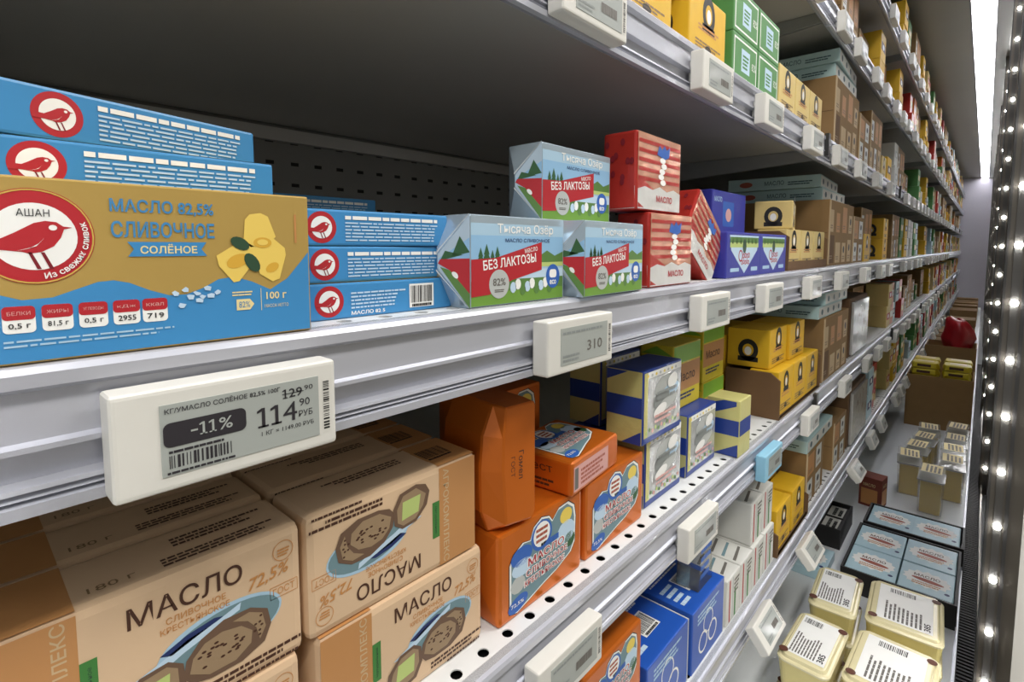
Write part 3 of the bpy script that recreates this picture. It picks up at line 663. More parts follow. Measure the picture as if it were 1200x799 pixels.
# lying: label up
kl = (0.118, 0.094, 0.040)
bar_s = Print(); bar_s.rect(0.004, 0.005, 0.085, 0.028, 'pink'); bar_s.up(); bar_s.lines(0.02, 0.009, 0.06, 0.02, 4, 'redbr', word=0.08); bar_s.rect(0.006, 0.007, 0.008, 0.024, 'greytxt')
en = Print().text('Крест', 0.02, 0.02, 0.05, 0.012, 'brown', shear=-0.2).lines(0.02, 0.006, 0.05, 0.01, 2, 'brown', word=0.2)
kind('orange_brick_lying', rbox('orange_brick_lying', *kl, 'foil_orange', 0.005, 3), kl, [('top_label', orange_label(kl[0], kl[1]).mesh('top_label', F_top(*kl)), []), ('side_label', bar_s.mesh('side_label', F_front(*kl)), []), ('end_print', en.mesh('end_print', F_left(*kl)), [])])
# standing on its end, narrow folded side out
ke = (0.060, 0.078, 0.125)
side_lbl = Print().rect(0.02, 0.040, 0.034, 0.036, 'lightgrey').up().lines(0.023, 0.044, 0.028, 0.028, 5, 'greytxt', word=0.2)
fold = Print().text('Гомел', 0.036, 0.078, 0.028, 0.0065, 'brown', .01, rot=-90).text('ГОСТ', 0.026, 0.074, 0.020, 0.005, 'brown', rot=-90)
def folded_end_mesh():
    W_, D_, H_ = ke; x, y = W_ / 2, D_ / 2
    out = [(-x + .009, .0), (x - .006, .0), (x, .008), (x, H_ - .003), (x - .003, H_), (-x + .016, H_), (-x + .003, H_ - .028), (-x, H_ * .5), (-x + .001, .022)]
    inn = [(-x + .020, .008), (x - .006, .004), (x - .001, .010), (x - .001, H_ - .004), (x - .004, H_ - .001), (-x + .020, H_ - .001), (-x + .017, H_ - .030), (-x + .016, H_ * .5), (-x + .019, .026)]
    N = len(out); rings = [[(a, y, b) for a, b in out], [(a, -y + .016, b) for a, b in out], [(a, -y, b) for a, b in inn]]
    V, Fc = loft([list(r) for r in rings])
    bm = bmesh.new(); vv = [bm.verts.new(v) for v in V]
    for f in Fc: bm.faces.new([vv[i] for i in f])
    bmesh.ops.recalc_face_normals(bm, faces=bm.faces)
    bmesh.ops.bevel(bm, geom=[e for e in bm.edges if e.calc_face_angle(0) > .5], offset=.0015, segments=1, affect='EDGES')
    me = bpy.data.meshes.new('orange_brick_end'); bm.to_mesh(me); bm.free(); me.materials.append(pm('foil_orange')); return me
kind('orange_brick_end', folded_end_mesh(), ke, [('end_print', fold.mesh('end_print', F_front(*ke)), []), ('side_label', side_lbl.mesh('side_label', F_left(*ke)), [])])

# --- silver brick with blue and pale yellow bands
w_, d_, h_ = 0.118, 0.056, 0.102
p = Print(); p.rect(0.003, 0.003, w_ - 0.006, h_ - 0.006, 'foil_silver'); p.up()
p.rect(0.003, 0.003, w_ - 0.006, 0.007, 'pack_blue'); p.rect(0.003, 0.010, 0.010, h_ - 0.013, 'pack_palelemon'); p.rect(0.013, h_ - 0.012, w_ - 0.016, 0.009, 'white')
for ex, ey, ea, eb, ec in ((.5, .72, .026, .012, 'lightgrey'), (.66, .6, .03, .011, 'skyl'), (.45, .55, .024, .010, 'midgrey'), (.6, .46, .03, .009, 'lightgrey'), (.72, .75, .016, .010, 'white'), (.4, .4, .02, .008, 'white')): p.ell(w_ * ex, h_ * ey, ea, eb, ec, 18, .2); p.up()  # grey, pale blue and white blobs paint mottled glare onto the foil
p.layer = 1; p.up(); p.layer = 8; p.lines(0.036, 0.056, 0.06, 0.016, 2, 'midgrey', fill=.5, word=.12, seed=14)
p.lines(0.03, 0.026, 0.066, 0.014, 2, 'pink', fill=.5, word=.1, seed=15)
for i in range(12): p.layer = 2; p.ell(0.01 + 0.0088 * i, 0.016 + 0.003 * (i % 2), 0.003, 0.003, ('lime', 'treel', 'pink')[i % 3], 8)
for i in range(8): p.layer = 2; p.ell(0.012 + 0.012 * i, 0.094, 0.003, 0.0022, ('sunyel', 'lightgrey')[i % 2], 8)
q = Print(); q.rect(0.001, 0.001, d_ - 0.002, h_ - 0.002, 'pack_palelemon'); q.up(); q.rect(0.001, 0.038, d_ - 0.002, 0.028, 'pack_blue'); q.poly([(0.001, 0.085), (d_ * .6, h_ - 0.002), (0.001, h_ - 0.002)], 'pack_blue'); q.poly([(d_ - 0.002, 0.001), (d_ - 0.002, 0.02), (d_ * .45, 0.001)], 'pack_blue')
kind('silver_brick', rbox('silver_brick', w_, d_, h_, 'pack_blue', 0.003), (w_, d_, h_), [('front_print', p.mesh('front_print', F_front(w_, d_, h_), 0.0003), []), ('end_print', q.mesh('end_print', F_left(w_, d_, h_), 0.0003), [])])
q2 = Print(); W2 = 0.058; q2.rect(0.001, 0.001, W2 - 0.002, h_ - 0.002, 'pack_palelemon'); q2.up(); q2.rect(0.001, 0.038, W2 - 0.002, 0.028, 'pack_blue'); q2.poly([(0.001, 0.07), (W2 * .9, h_ - 0.01), (W2 * .9, h_ - 0.002), (0.03, h_ - 0.002), (0.001, 0.09)], 'pack_blue'); q2.poly([(W2 - 0.002, 0.001), (W2 - 0.002, 0.024), (W2 * .25, 0.001)], 'pack_blue')
kind('striped_brick', rbox('striped_brick', 0.06, W2, h_, 'pack_palelemon', 0.003), (0.06, W2, h_), [('end_print', q2.mesh('end_print', F_left(0.06, W2, h_), 0.0003), []), ('front_band', Print().rect(0.002, 0.038, 0.056, 0.028, 'pack_blue').mesh('front_band', F_front(0.06, W2, h_)), [])])

# --- yellow and green brick
w_, d_, h_ = 0.108, 0.06, 0.108
p = Print(); p.rect(0.002, h_ * 0.72, w_ - 0.004, h_ * 0.26, 'pack_lime'); p.rect(0.002, 0.03, w_ - 0.004, 0.045, 'paper_tan'); p.up(); p.text('Масло', 0.015, 0.045, 0.07, 0.016, 'brown', 0.02); p.lines(0.015, 0.015, 0.07, 0.012, 2, 'navy', word=0.15)
q = Print(); q.rect(0.002, h_ * 0.42, d_ - 0.004, 0.02, 'pack_lime').poly([(0.002, h_ * .85), (d_ - 0.002, h_ * .85), (d_ / 2, h_ - 0.002)], 'pack_lime')
kind('lime_brick', rbox('lime_brick', w_, d_, h_, 'pack_yellowgreen', 0.003), (w_, d_, h_), [('front_print', p.mesh('front_print', F_front(w_, d_, h_)), []), ('end_print', q.mesh('end_print', F_left(w_, d_, h_)), [])])

# --- blue carton with a white outline drawing
w_, d_, h_ = 0.135, 0.10, 0.105
p = Print()
for cx in (0.045, 0.085): p.ring(cx, 0.035, 0.015, 0.0185, 'white', 24)
p.ring(0.065, 0.062, 0.018, 0.0205, 'white', 22); p.lines(0.02, 0.075, 0.09, 0.02, 3, 'paleblue', word=0.15)
q = Print(); q.barcode(0.055, 0.03, 0.045, 0.038, seed=17); q.lines(0.012, 0.02, 0.035, 0.05, 4, 'skyl', word=0.3)
q.lines(0.012, 0.08, 0.1, 0.006, 1, 'white')
wf = MB().box(w_ / 2, w_ / 2 + 0.002, -d_ / 2, d_ / 2, 0, h_, 'pack_white').build('white_end')
kind('blue_carton', rbox('blue_carton', w_, d_, h_, 'box_blue', 0.002), (w_, d_, h_), [('front_print', p.mesh('front_print', F_front(w_, d_, h_)), []), ('top_print', q.mesh('top_print', F_top(w_, d_, h_)), []), ('white_end', wf, [])])
# --- white striped pack
w_, d_, h_ = 0.068, 0.13, 0.088
p = Print(); p.rect(0.012, 0.004, 0.006, h_ - 0.008, 'red'); p.rect(0.028, 0.004, 0.004, h_ - 0.008, 'lightgrey'); p.rect(0.038, 0.004, 0.008, h_ * .6, 'green'); p.up(); p.lines(0.036, 0.05, 0.026, 0.03, 4, 'greytxt', word=0.3)
q = Print()
for i in range(5): q.poly([(0.006, 0.012 + 0.022 * i), (0.06, 0.022 + 0.022 * i), (0.06, 0.027 + 0.022 * i), (0.006, 0.018 + 0.022 * i)], ('greytxt', 'tealpic', 'greytxt', 'redbr', 'tealpic')[i])
r_ = Print().rect(0.004, 0.004, d_ - 0.008, h_ - 0.008, 'pack_grey')
kind('white_pack', rbox('white_pack', w_, d_, h_, 'pack_white', 0.003), (w_, d_, h_), [('front_print', p.mesh('front_print', F_front(w_, d_, h_)), []), ('top_print', q.mesh('top_print', F_top(w_, d_, h_)), [])])
# --- green packs for the third shelf
w_, d_, h_ = 0.12, 0.08, 0.072
p = Print(); p.frame(0.006, 0.006, w_ - 0.012, h_ - 0.012, 0.003, 'white'); p.rect(0.04, 0.018, 0.04, 0.036, 'skyl'); p.up(); p.lines(0.046, 0.024, 0.028, 0.024, 4, 'green', word=0.3); p.text('82%', 0.09, 0.03, 0.02, 0.012, 'white')
kind('green_pack', rbox('green_pack', w_, d_, h_, 'pack_green', 0.002), (w_, d_, h_), [('front_print', p.mesh('front_print', F_front(w_, d_, h_)), [])])
# --- plain small packs for the far shelves
def plain_pack(nm, m, band, w_, d_, h_):
    p = Print().rect(w_ * .1, h_ * .35, w_ * .8, h_ * .3, band).up().ell(w_ * .5, h_ * .5, w_ * .16, h_ * .1, 'white', 14)
    kind(nm, rbox(nm, w_, d_, h_, m, 0.003), (w_, d_, h_), [('front_print', p.mesh('front_print', F_front(w_, d_, h_)), [])])
for nm, m, band in (('far_white', 'pack_white', 'lightgrey'), ('far_orange', 'foil_orange', 'white'), ('far_red', 'foil_red', 'cream'), ('far_green', 'pack_green', 'cream'), ('far_blue', 'sachet', 'navy'), ('far_yellow', 'pack_yellow', 'brown'), ('far_cream', 'pack_cream', 'red')):
    plain_pack(nm, m, band, 0.12, 0.09, 0.10)

# --- closed kraft carton with a torn white-edged front
def carton(nm, w_, d_, h_, front='kraft'):
    body = rbox(nm, w_, d_, h_, 'kraft', 0.002)
    seam = MB().box(-w_ / 2 - 0.0008, -w_ / 2, -d_ / 2 + 0.003, d_ / 2, h_ * 0.495, h_ * 0.505, 'kraft_dark').build('seam')
    edge = MB().box(-w_ / 2 - 0.001, -w_ / 2 + 0.012, -d_ / 2 - 0.0016, -d_ / 2, 0.004, h_ - 0.002, 'kraft_edge').build('torn_edge')
    p = Print(); n = max(2, int(w_ / 0.075)); pw = w_ / n
    rg = random.Random(int(w_ * 1000))
    for i in range(n):
        for j in range(2):
            c_ = rg.choice(('pack_white', 'kraft_edge', 'paper_tan', 'kraft_dark', 'kraft_edge')); x_ = i * pw + pw * rg.uniform(.04, .2); hh = h_ * rg.uniform(.30, .43); z_ = h_ * (.04 + .48 * j)
            p.layer = 0; p.rect(x_, z_, pw * rg.uniform(.55, .76), hh, c_); p.up()
            if c_ in ('pack_white', 'kraft_edge') and rg.random() < .7: p.ell(x_ + pw * .3, z_ + hh * .65, pw * .13, h_ * .06, 'black', 12)
            p.lines(x_ + pw * .1, z_ + hh * .15, pw * .4, h_ * .07, 2, 'cardtxt', word=.3, seed=i + j)
    kind(nm, body, (w_, d_, h_), [('seam', seam, []), ('torn_edge', edge, []), ('front_print', p.mesh('front_print', F_front(w_, d_, h_)), [])])
carton('kraft_carton', 0.34, 0.26, 0.178); carton('kraft_carton_small', 0.20, 0.24, 0.15); carton('kraft_carton_tall', 0.26, 0.26, 0.2)
# --- flat teal-lidded carton
w_, d_, h_ = 0.3, 0.24, 0.034
p = Print(); p.ell(0.05, h_ * .5, 0.018, 0.008, 'redbr', 16); p.text('МАСЛО', 0.1, h_ * .35, 0.05, 0.012, 'tealtxt', .01); p.lines(0.16, h_ * .3, 0.06, 0.012, 2, 'tealtxt', word=.2)
pf = Print().rect(0.004, 0.004, w_ - 0.008, h_ - 0.008, 'pack_white')
for i in range(4): pf.up().ell(0.04 + 0.07 * i, h_ * .5, 0.012, 0.008, 'tealtxt', 12)
kind('teal_carton', rbox('teal_carton', w_, d_, h_, 'lid_teal', 0.002), (w_, d_, h_), [('end_print', p.mesh('end_print', F_left(w_, d_, h_)), []), ('front_print', pf.mesh('front_print', F_front(w_, d_, h_)), [])])
# --- open kraft display tray
def tray(nm, w_, d_, h_, t=0.004, lip=0.02, m='kraft_dark'):
    base = MB().box(-w_ / 2, w_ / 2, -d_ / 2, d_ / 2, 0, t, m).build(nm)
    sp_ = [(-d_ / 2, t), (d_ / 2, t), (d_ / 2, h_), (-d_ / 2 + 0.02, h_), (-d_ / 2, h_ * 0.85)]
    kind(nm, base, (w_, d_, h_), [('side_panel', MB().prism(sp_, 'x', -w_ / 2, -w_ / 2 + t, m).build('side_panel'), []), ('side_panel', MB().prism(sp_, 'x', w_ / 2 - t, w_ / 2, m).build('side_panel'), []),
         ('back_panel', MB().box(-w_ / 2 + t, w_ / 2 - t, d_ / 2 - t, d_ / 2, t, h_, m).build('back_panel'), []), ('front_lip', MB().box(-w_ / 2 + t, w_ / 2 - t, -d_ / 2, -d_ / 2 + t, t, lip, m).build('front_lip'), [])])
tray('display_tray', 0.36, 0.12, 0.085); tray('display_tray_low', 0.37, 0.115, 0.10, lip=0.004); tray('display_tray_d', 0.27, 0.16, 0.06, lip=0.004)
# --- film-wrapped carton
w_, d_, h_ = 0.34, 0.22, 0.2
kind('wrapped_carton', rbox('wrapped_carton', w_, d_, h_, 'kraft_dark', 0.004), (w_, d_, h_), [('film', rbox('film', w_ - 0.05, 0.01, h_ - 0.02, 'film', 0.003), [])])
for v in K['wrapped_carton']['parts'][0][1].vertices: v.co.y -= d_ / 2 + 0.005; v.co.z += 0.008

# --- electronic price label
W, H, D = 0.108, 0.050, 0.018
def tag_kind(nm, screen_fn, body='tag_white'):
    me = rbox(nm, W, D, H, body, 0.0026, 3)
    scr = MB().box(-W / 2 + 0.019, W / 2 - 0.011, -D / 2 - 0.0004, -D / 2 + 0.001, 0.0075, H - 0.008, 'tag_screen').build('screen')
    p = screen_fn(); sub = [('screen_print', p.mesh('screen_print', F_front(W, D + 0.001, H)))]
    parts = [('screen', scr, sub), ('code_strip', Print().barcode(W - 0.0085, 0.008, 0.0045, 0.033, True, 5, 'tag_white').mesh('code_strip', F_front(W, D, H)), []),
             ('rail_clip', MB().box(-W / 2 + 0.01, W / 2 - 0.01, D / 2, D / 2 + 0.006, H * .3, H * .8, body).build('rail_clip'), [])]
    kind(nm, me, (W, D, H), parts)
def one(p, x, y, w2, h2, m):
    t = w2 * .3; c = x + w2 * .56
    p.poly([(c - t / 2, y), (c + t / 2, y), (c + t / 2, y + h2), (c - t / 2, y + h2)], m); p.poly([(c - t / 2, y + h2), (c - t / 2, y + h2 * .84), (x, y + h2 * .76), (x, y + h2 * .88)], m); p.rect(x + w2 * .05, y, w2 * .95, h2 * .1, m)
def scr_near():
    p = Print(); x0, y0 = 0.019, 0.0075; w2, h2 = W - 0.03, H - 0.0155
    p.text('КГ/УМАСЛО СОЛЁНОЕ 82,5% 100Г', x0 + 0.002, y0 + h2 - 0.0048, 0.054, 0.0034, 'tag_ink', 0.01)
    p.rrect(x0 + 0.001, y0 + 0.0138, 0.037, 0.0118, 0.003, 'tag_ink'); p.up(); p.rect(x0 + 0.0125, y0 + 0.0193, 0.003, 0.0009, 'tag_screen'); one(p, x0 + 0.0162, y0 + 0.0168, 0.0034, 0.0062, 'tag_screen'); one(p, x0 + 0.0204, y0 + 0.0168, 0.0034, 0.0062, 'tag_screen'); p.text('%', x0 + 0.0250, y0 + 0.0168, 0.0064, 0.0062, 'tag_screen', 0.01)
    p.layer = 0; one(p, x0 + 0.0572, y0 + 0.0255, 0.0028, 0.005, 'tag_ink'); p.text('29', x0 + 0.0608, y0 + 0.0255, 0.0074, 0.005, 'tag_ink', 0.01); p.text('90', x0 + 0.0695, y0 + 0.028, 0.005, 0.0028, 'tag_ink'); p.rect(x0 + 0.057, y0 + 0.0277, 0.012, 0.0004, 'tag_ink')
    one(p, x0 + 0.0435, y0 + 0.0125, 0.0058, 0.0105, 'tag_ink'); one(p, x0 + 0.0505, y0 + 0.0125, 0.0058, 0.0105, 'tag_ink'); p.text('4', x0 + 0.0572, y0 + 0.0125, 0.0078, 0.0105, 'tag_ink', 0.0); p.text('90', x0 + 0.0665, y0 + 0.0195, 0.006, 0.0042, 'tag_ink'); p.text('РУБ', x0 + 0.066, y0 + 0.0135, 0.008, 0.0035, 'tag_ink')
    p.text('1 КГ = 1149,00 РУБ', x0 + 0.0455, y0 + 0.0075, 0.029, 0.0028, 'tag_ink')
    p.lines(x0 + 0.003, y0 + 0.0108, 0.024, 0.0022, 1, 'tag_ink', word=.12); p.lines(x0 + 0.002, y0 + 0.0008, 0.030, 0.002, 1, 'tag_ink', word=.08)
    r_ = random.Random(2); t = 0.003
    while t < 0.031: b = r_.choice((0.0004, 0.0008, 0.0012)); p.rect(x0 + t, y0 + 0.0035, b, 0.0062, 'tag_ink'); t += b + r_.choice((0.0004, 0.0007, 0.0011))
    return p
def scr_plain(seed, price):
    def f():
        p = Print(); x0, y0 = 0.019, 0.0075; h2 = H - 0.0155
        p.lines(x0 + 0.003, y0 + h2 - 0.006, 0.066, 0.004, 1, 'midgrey', word=.1, seed=seed); (p.text(price, x0 + 0.042, y0 + 0.009, 0.026, 0.010, 'greytxt', .01) if price else p.lines(x0 + 0.04, y0 + 0.009, 0.028, 0.010, 1, 'greytxt', fill=.9, word=.25, seed=seed)); p.lines(x0 + 0.003, y0 + 0.003, 0.026, 0.008, 2, 'midgrey', word=.12, seed=seed + 1)
        return p
    return f
tag_kind('price_near', scr_near); tag_kind('price_a', scr_plain(3, '310')); tag_kind('price_b', scr_plain(8, '')); tag_kind('price_blue', scr_plain(5, ''), 'tag_blue')

# --- lidded butter tub
def tub(nm, w_, d_, h_, seed):
    V, Fc = loft([rr_ring(w_ - 0.016, d_ - 0.016, 0.014, 0), rr_ring(w_ - 0.004, d_ - 0.004, 0.016, h_ - 0.014), rr_ring(w_ - 0.004, d_ - 0.004, 0.016, h_ - 0.010)])
    body = mesh_from(nm, V, Fc, ['tub_plastic'], smooth=False)
    V, Fc = loft([rr_ring(w_, d_, 0.018, h_ - 0.0128), rr_ring(w_, d_, 0.018, h_ - 0.009), rr_ring(w_ - 0.006, d_ - 0.006, 0.016, h_ - 0.007), rr_ring(w_ - 0.014, d_ - 0.014, 0.014, h_ - 0.0065), rr_ring(w_ - 0.020, d_ - 0.020, 0.012, h_ - 0.001), rr_ring(w_ - 0.026, d_ - 0.026, 0.010, h_ - 0.0005)])
    lid = mesh_from('lid', V, Fc, ['tub_lid'])
    p = Print(); lw, ld = w_ * .78, d_ * .72
    p.rect((w_ - lw) / 2, (d_ - ld) / 2, lw, ld, 'white'); p.up(); p.lines((w_ - lw) / 2 + 0.006, (d_ - ld) / 2 + 0.02, lw * .5, ld * .7, 9, 'greytxt', fill=.5, word=.2, seed=seed)
    p.barcode((w_ + lw) / 2 - 0.03, (d_ - ld) / 2 + 0.03, 0.024, ld * .55, True, seed); p.text('385', (w_ - lw) / 2 + 0.008, (d_ - ld) / 2 + 0.004, 0.03, 0.012, 'black', .02)
    p.layer = 1; p.ell(w_ * .12, d_ * .9, 0.009, 0.009, 'choc', 16); p.ell(w_ * .86, d_ * .1, 0.009, 0.009, 'choc', 16)
    kind(nm, body, (w_, d_, h_), [('lid', lid, [('lid_label', p.mesh('lid_label', F_top(w_, d_, h_), 0.0002))])])
tub('tub_long', 0.19, 0.10, 0.072, 3); tub('tub_wide', 0.195, 0.145, 0.072, 6)
# --- pale blue flow pack for the black trays
w_, d_, h_ = 0.121, 0.15, 0.03
p = Print(); p.poly([(w_ * .5 + w_ * (.40 + .05 * (i % 2)) * math.cos(PI * i / 14), d_ * .5 + d_ * (.26 + .06 * (i % 2)) * math.sin(PI * i / 14)) for i in range(28)], 'white'); p.up(); p.ell(w_ * .52, d_ * .47, w_ * .3, d_ * .06, 'redbr', 18, -.1)
p.text('МАСЛО', w_ * .26, d_ * .56, w_ * .48, d_ * .1, 'choc', .02); p.lines(w_ * .24, d_ * .27, w_ * .52, d_ * .13, 2, 'tanink', word=.12, seed=4); p.ell(w_ * .88, d_ * .2, .006, .006, 'navy', 12)
kind('blue_slab', rbox('blue_slab', w_, d_, h_, 'sachet', 0.003), (w_, d_, h_), [('top_print', p.mesh('top_print', F_top(w_, d_, h_)), [])])
def crate(nm, w_, d_, h_, t=0.006, m='tray_black'):
    base = MB().box(-w_ / 2, w_ / 2, -d_ / 2, d_ / 2, 0, t, m).build(nm); s_ = []
    for a in (-1, 1):
        s_.append(('long_wall', MB().box(-w_ / 2, w_ / 2, a * d_ / 2 - (t if a > 0 else 0), a * d_ / 2 + (t if a < 0 else 0), t, h_, m).build('long_wall'), []))
        s_.append(('short_wall', MB().box(a * w_ / 2 - (t if a > 0 else 0), a * w_ / 2 + (t if a < 0 else 0), -d_ / 2 + t, d_ / 2 - t, t, h_, m).build('short_wall'), []))
    kind(nm, base, (w_, d_, h_), s_)
crate('black_crate', 0.33, 0.262, 0.068); crate('black_crate_short', 0.17, 0.262, 0.068); crate('black_crate_small', 0.22, 0.075, 0.068); crate('kraft_crate', 0.285, 0.30, 0.29, 0.006, 'kraft')
w_, d_, h_ = 0.095, 0.058, 0.026
p = Print(); p.rect(.006, .006, .083, .046, 'pack_white').up().lines(.014, .012, .066, .034, 2, 'black', fill=.6, word=.18, seed=4)
kind('dark_slab', rbox('dark_slab', w_, d_, h_, 'tray_black', 0.002), (w_, d_, h_), [('top_print', p.mesh('top_print', F_top(w_, d_, h_)), [])])
w_, d_, h_ = 0.07, 0.075, 0.115
p = Print().rect(.008, .01, w_ - .016, .06, 'tanink').up().text('МАСЛО', .014, .08, .04, .012, 'cream')
kind('dark_red_box', rbox('dark_red_box', w_, d_, h_, 'kraft_red', 0.002), (w_, d_, h_), [('front_print', p.mesh('front_print', F_front(w_, d_, h_)), []), ('end_print', p.mesh('end_print', F_left(w_, d_, h_)), [])])
# --- clear clamshell with a butter block inside
w_, d_, h_ = 0.112, 0.078, 0.16
V, Fc = loft([rr_ring(w_ - .006, d_ - .006, .006, 0), rr_ring(w_, d_, .006, h_ * .8), rr_ring(w_, d_, .006, h_)])
shell = mesh_from('clear_shell', V, Fc, ['clear_plastic'])
V, Fc = loft([rr_ring(w_ + .004, d_ + .004, .007, h_ * .78), rr_ring(w_ + .004, d_ + .004, .007, h_ * .81)])
rim = mesh_from('rim', V, Fc, ['film'])
lblp = Print().rect(.008, .008, w_ - .016, d_ - .016, 'cream').up().lines(.014, .014, w_ - .03, d_ - .03, 4, 'greytxt', word=.2)
kind('clear_box', rbox('clear_box', w_ - .016, d_ - .016, h_ * .76, 'butter_block', 0.004), (w_, d_, h_), [('clear_shell', shell, []), ('rim', rim, []), ('lid_label', lblp.mesh('lid_label', F_top(w_, d_, h_), .0003), [])])
# --- yellow pouch
w_, d_, h_ = 0.105, 0.10, 0.035
kind('yellow_pouch', foil_brick('yellow_pouch', w_, d_, h_, 'pack_yellowgreen', 0.012, 0.009), (w_, d_, h_), [('front_print', Print().rect(.02, .01, .06, .014, 'brown').mesh('front_print', F_front(w_, d_, h_), .0008), []), ('top_print', Print().rect(.02, .03, .07, .04, 'cream').mesh('top_print', F_top(w_, d_, h_), .0008), [])])

# ================================================================== goods on the fourth shelf (eye level)
ZA = -0.0498; G = 0.0003
ca = 'butter carton'
put('butter_carton', 'butter_carton', -0.302, 0.005, ZA, 'gold and blue salted butter carton standing at the shelf front, far left', ca)
h = 0.0252 + G
for i in range(4):
    put('flat_carton', 'flat_carton', -0.3345, 0.002 + 0.001 * (i % 2), ZA + i * h, ['lowest blue carton lying hidden behind the standing gold carton', 'second blue carton lying behind the standing gold carton', 'third blue carton lying behind the standing gold carton', 'blue carton lying just above the top edge of the gold carton'][i], ca, 'blue cartons stacked flat')
put('flat_carton', 'flat_carton', -0.350, -0.001, ZA + 4 * h, 'blue carton lying askew, topmost of the left stack', ca, 'blue cartons stacked flat', rz=17)
put('flat_carton_bar', 'flat_carton', -0.3315, 0.1475, ZA, 'blue carton with barcode, bottom of the three right of the gold carton', ca, 'blue cartons stacked flat')
put('flat_carton', 'flat_carton', -0.3345, 0.1455, ZA + h, 'blue carton, middle of the three right of the gold carton', ca, 'blue cartons stacked flat', rz=1)
put('flat_carton', 'flat_carton', -0.3345, 0.146, ZA + 2 * h, 'blue carton, top of the three right of the gold carton', ca, 'blue cartons stacked flat', rz=-1)
for i in range(4):
    put('flat_carton', 'flat_carton', -0.50, 0.186, ZA + i * h, ['blue carton at the bottom of the rear stack', 'blue carton second in the rear stack', 'blue carton third in the rear stack', 'blue carton topmost in the stack further back on the shelf'][i], ca, 'blue cartons stacked flat')

gl = 'lactose-free butter bricks with lake picture'
put('lake_brick', 'butter_brick', -0.309, 0.290, ZA, 'lake-picture butter brick with red banner standing beside the blue cartons', 'butter', gl)
put('lake_brick', 'butter_brick', -0.296, 0.430, ZA, 'lake-picture butter brick with red banner beside the red bricks, lower row', 'butter', gl, rz=2)
put('lake_brick', 'butter_brick', -0.330, 0.408, ZA + 0.0775, 'lake-picture butter brick resting on top of the two others', 'butter', gl)
gr_ = 'red and white foil butter bricks'
put('red_brick', 'butter_brick', -0.303, 0.583, ZA, 'red and white foil butter brick standing on the shelf', 'butter', gr_)
put('red_brick', 'butter_brick', -0.309, 0.557, ZA + 0.0945, 'shiny red foil butter brick stacked on top of another', 'butter', gr_, rz=1)
put_m('red_brick', 'butter_brick', (-0.338, 0.755, -0.0245), (0, 36, 90), 'red and white foil butter brick leaning beside the violet box', 'butter', gr_)
put('violet_box', 'butter_box', -0.304, 0.842, ZA, 'violet butter box with farm picture beside the leaning red brick', 'box', 'violet boxes')
put('violet_box', 'butter_box', -0.306, 1.014, ZA, 'violet butter box with farm picture beside the kraft tray', 'box', 'violet boxes')
for i in range(2): put('violet_box', 'butter_box', -0.43, 0.852 + 0.17 * i, ZA, ['violet butter box in the rear row, nearer', 'violet butter box in the rear row, farther'][i], 'box', 'violet boxes')
put('violet_case', 'butter_box', -0.352, 0.90, ZA + 0.0755, 'violet box standing on top of the farm-picture boxes', 'box', 'violet boxes')
put('display_tray', 'display_tray', -0.308, 1.21, ZA, 'brown open kraft tray holding cream packs beside the violet boxes', 'tray')
for i in range(3): put('cream_pack', 'butter_pack', -0.314, 1.216 + 0.117 * i, ZA + 0.0045, ['cream butter pack with black mark nearest in the kraft tray', 'cream butter pack in the middle of the kraft tray', 'cream butter pack farthest in the kraft tray'][i], 'butter', 'cream packs in the tray')
put('cream_pack_wide', 'butter_pack', -0.325, 1.225, ZA + 0.0905, 'cream butter pack lying on top of the packs in the kraft tray', 'butter', 'cream packs in the tray', rz=12)
put('kraft_carton', 'cardboard_carton', -0.312, 1.60, ZA, 'kraft cardboard carton on the fourth shelf behind the cream packs', 'carton', 'kraft cartons')
put('teal_carton', 'flat_box', -0.335, 1.62, ZA + 0.1785, 'pale teal flat carton, lower of two on the kraft carton, fourth shelf', 'carton', 'teal flat cartons')
put('teal_carton', 'flat_box', -0.345, 1.60, ZA + 0.213, 'pale teal flat carton, upper of two on the kraft carton, fourth shelf', 'carton', 'teal flat cartons', rz=3)
put('kraft_carton_small', 'cardboard_carton', -0.315, 1.96, ZA, 'small kraft carton behind the larger one, fourth shelf', 'carton', 'kraft cartons')
put('yellow_pack', 'butter_pack', -0.315, 2.18, ZA, 'yellow butter pack between kraft cartons, fourth shelf', 'butter')
put('kraft_carton_tall', 'cardboard_carton', -0.35, 2.32, ZA, 'tall kraft carton on the fourth shelf of the second bay', 'carton', 'kraft cartons')
put('yellow_pack_deep', 'butter_pack', -0.315, 2.62, ZA, 'lower yellow butter pack beyond the tall kraft carton', 'butter')
put('yellow_pack_deep', 'butter_pack', -0.315, 2.622, ZA + 0.0855, 'upper yellow butter pack beyond the tall kraft carton', 'butter')

# ================================================================== fifth shelf
ZC = -0.3698
gm = 'peach paper butter bricks'
def peach(x, y, z, label, flip=False, rz=0): put('peach_brick_turned' if flip else 'peach_brick', 'butter_brick', x, y, z, label, 'butter', gm, rz, flip)
hp = 0.0913
for c, (y0, fl) in enumerate(((-0.010, False), (0.160, True))):
    for r in range(4):
        for l in range(2):
            lab = [['peach butter brick lying under the large front one at the lower left', 'large peach butter brick in front at the lower left'], ['peach butter brick, lower one beside the orange bricks', 'upside-down peach butter brick stacked beside the orange bricks']][c][l] if r == 0 else \
                  f'peach butter brick in row {["", "two", "three", "four"][r]} behind the {"large front one" if c == 0 else "upside-down one"}, {"lower" if l == 0 else "upper"} layer'
            peach(-0.336 - r * 0.0585 - (0.002 if l else 0), y0 + (0.004 if (l and c == 0) else 0) + (0.006 if l == 0 and c else 0), ZC + l * hp, lab, fl and l == 1)
go = 'orange foil butter bricks'
ob = lambda kn, *a, **k: put(kn, 'butter_brick', *a, 'butter', go, **k)
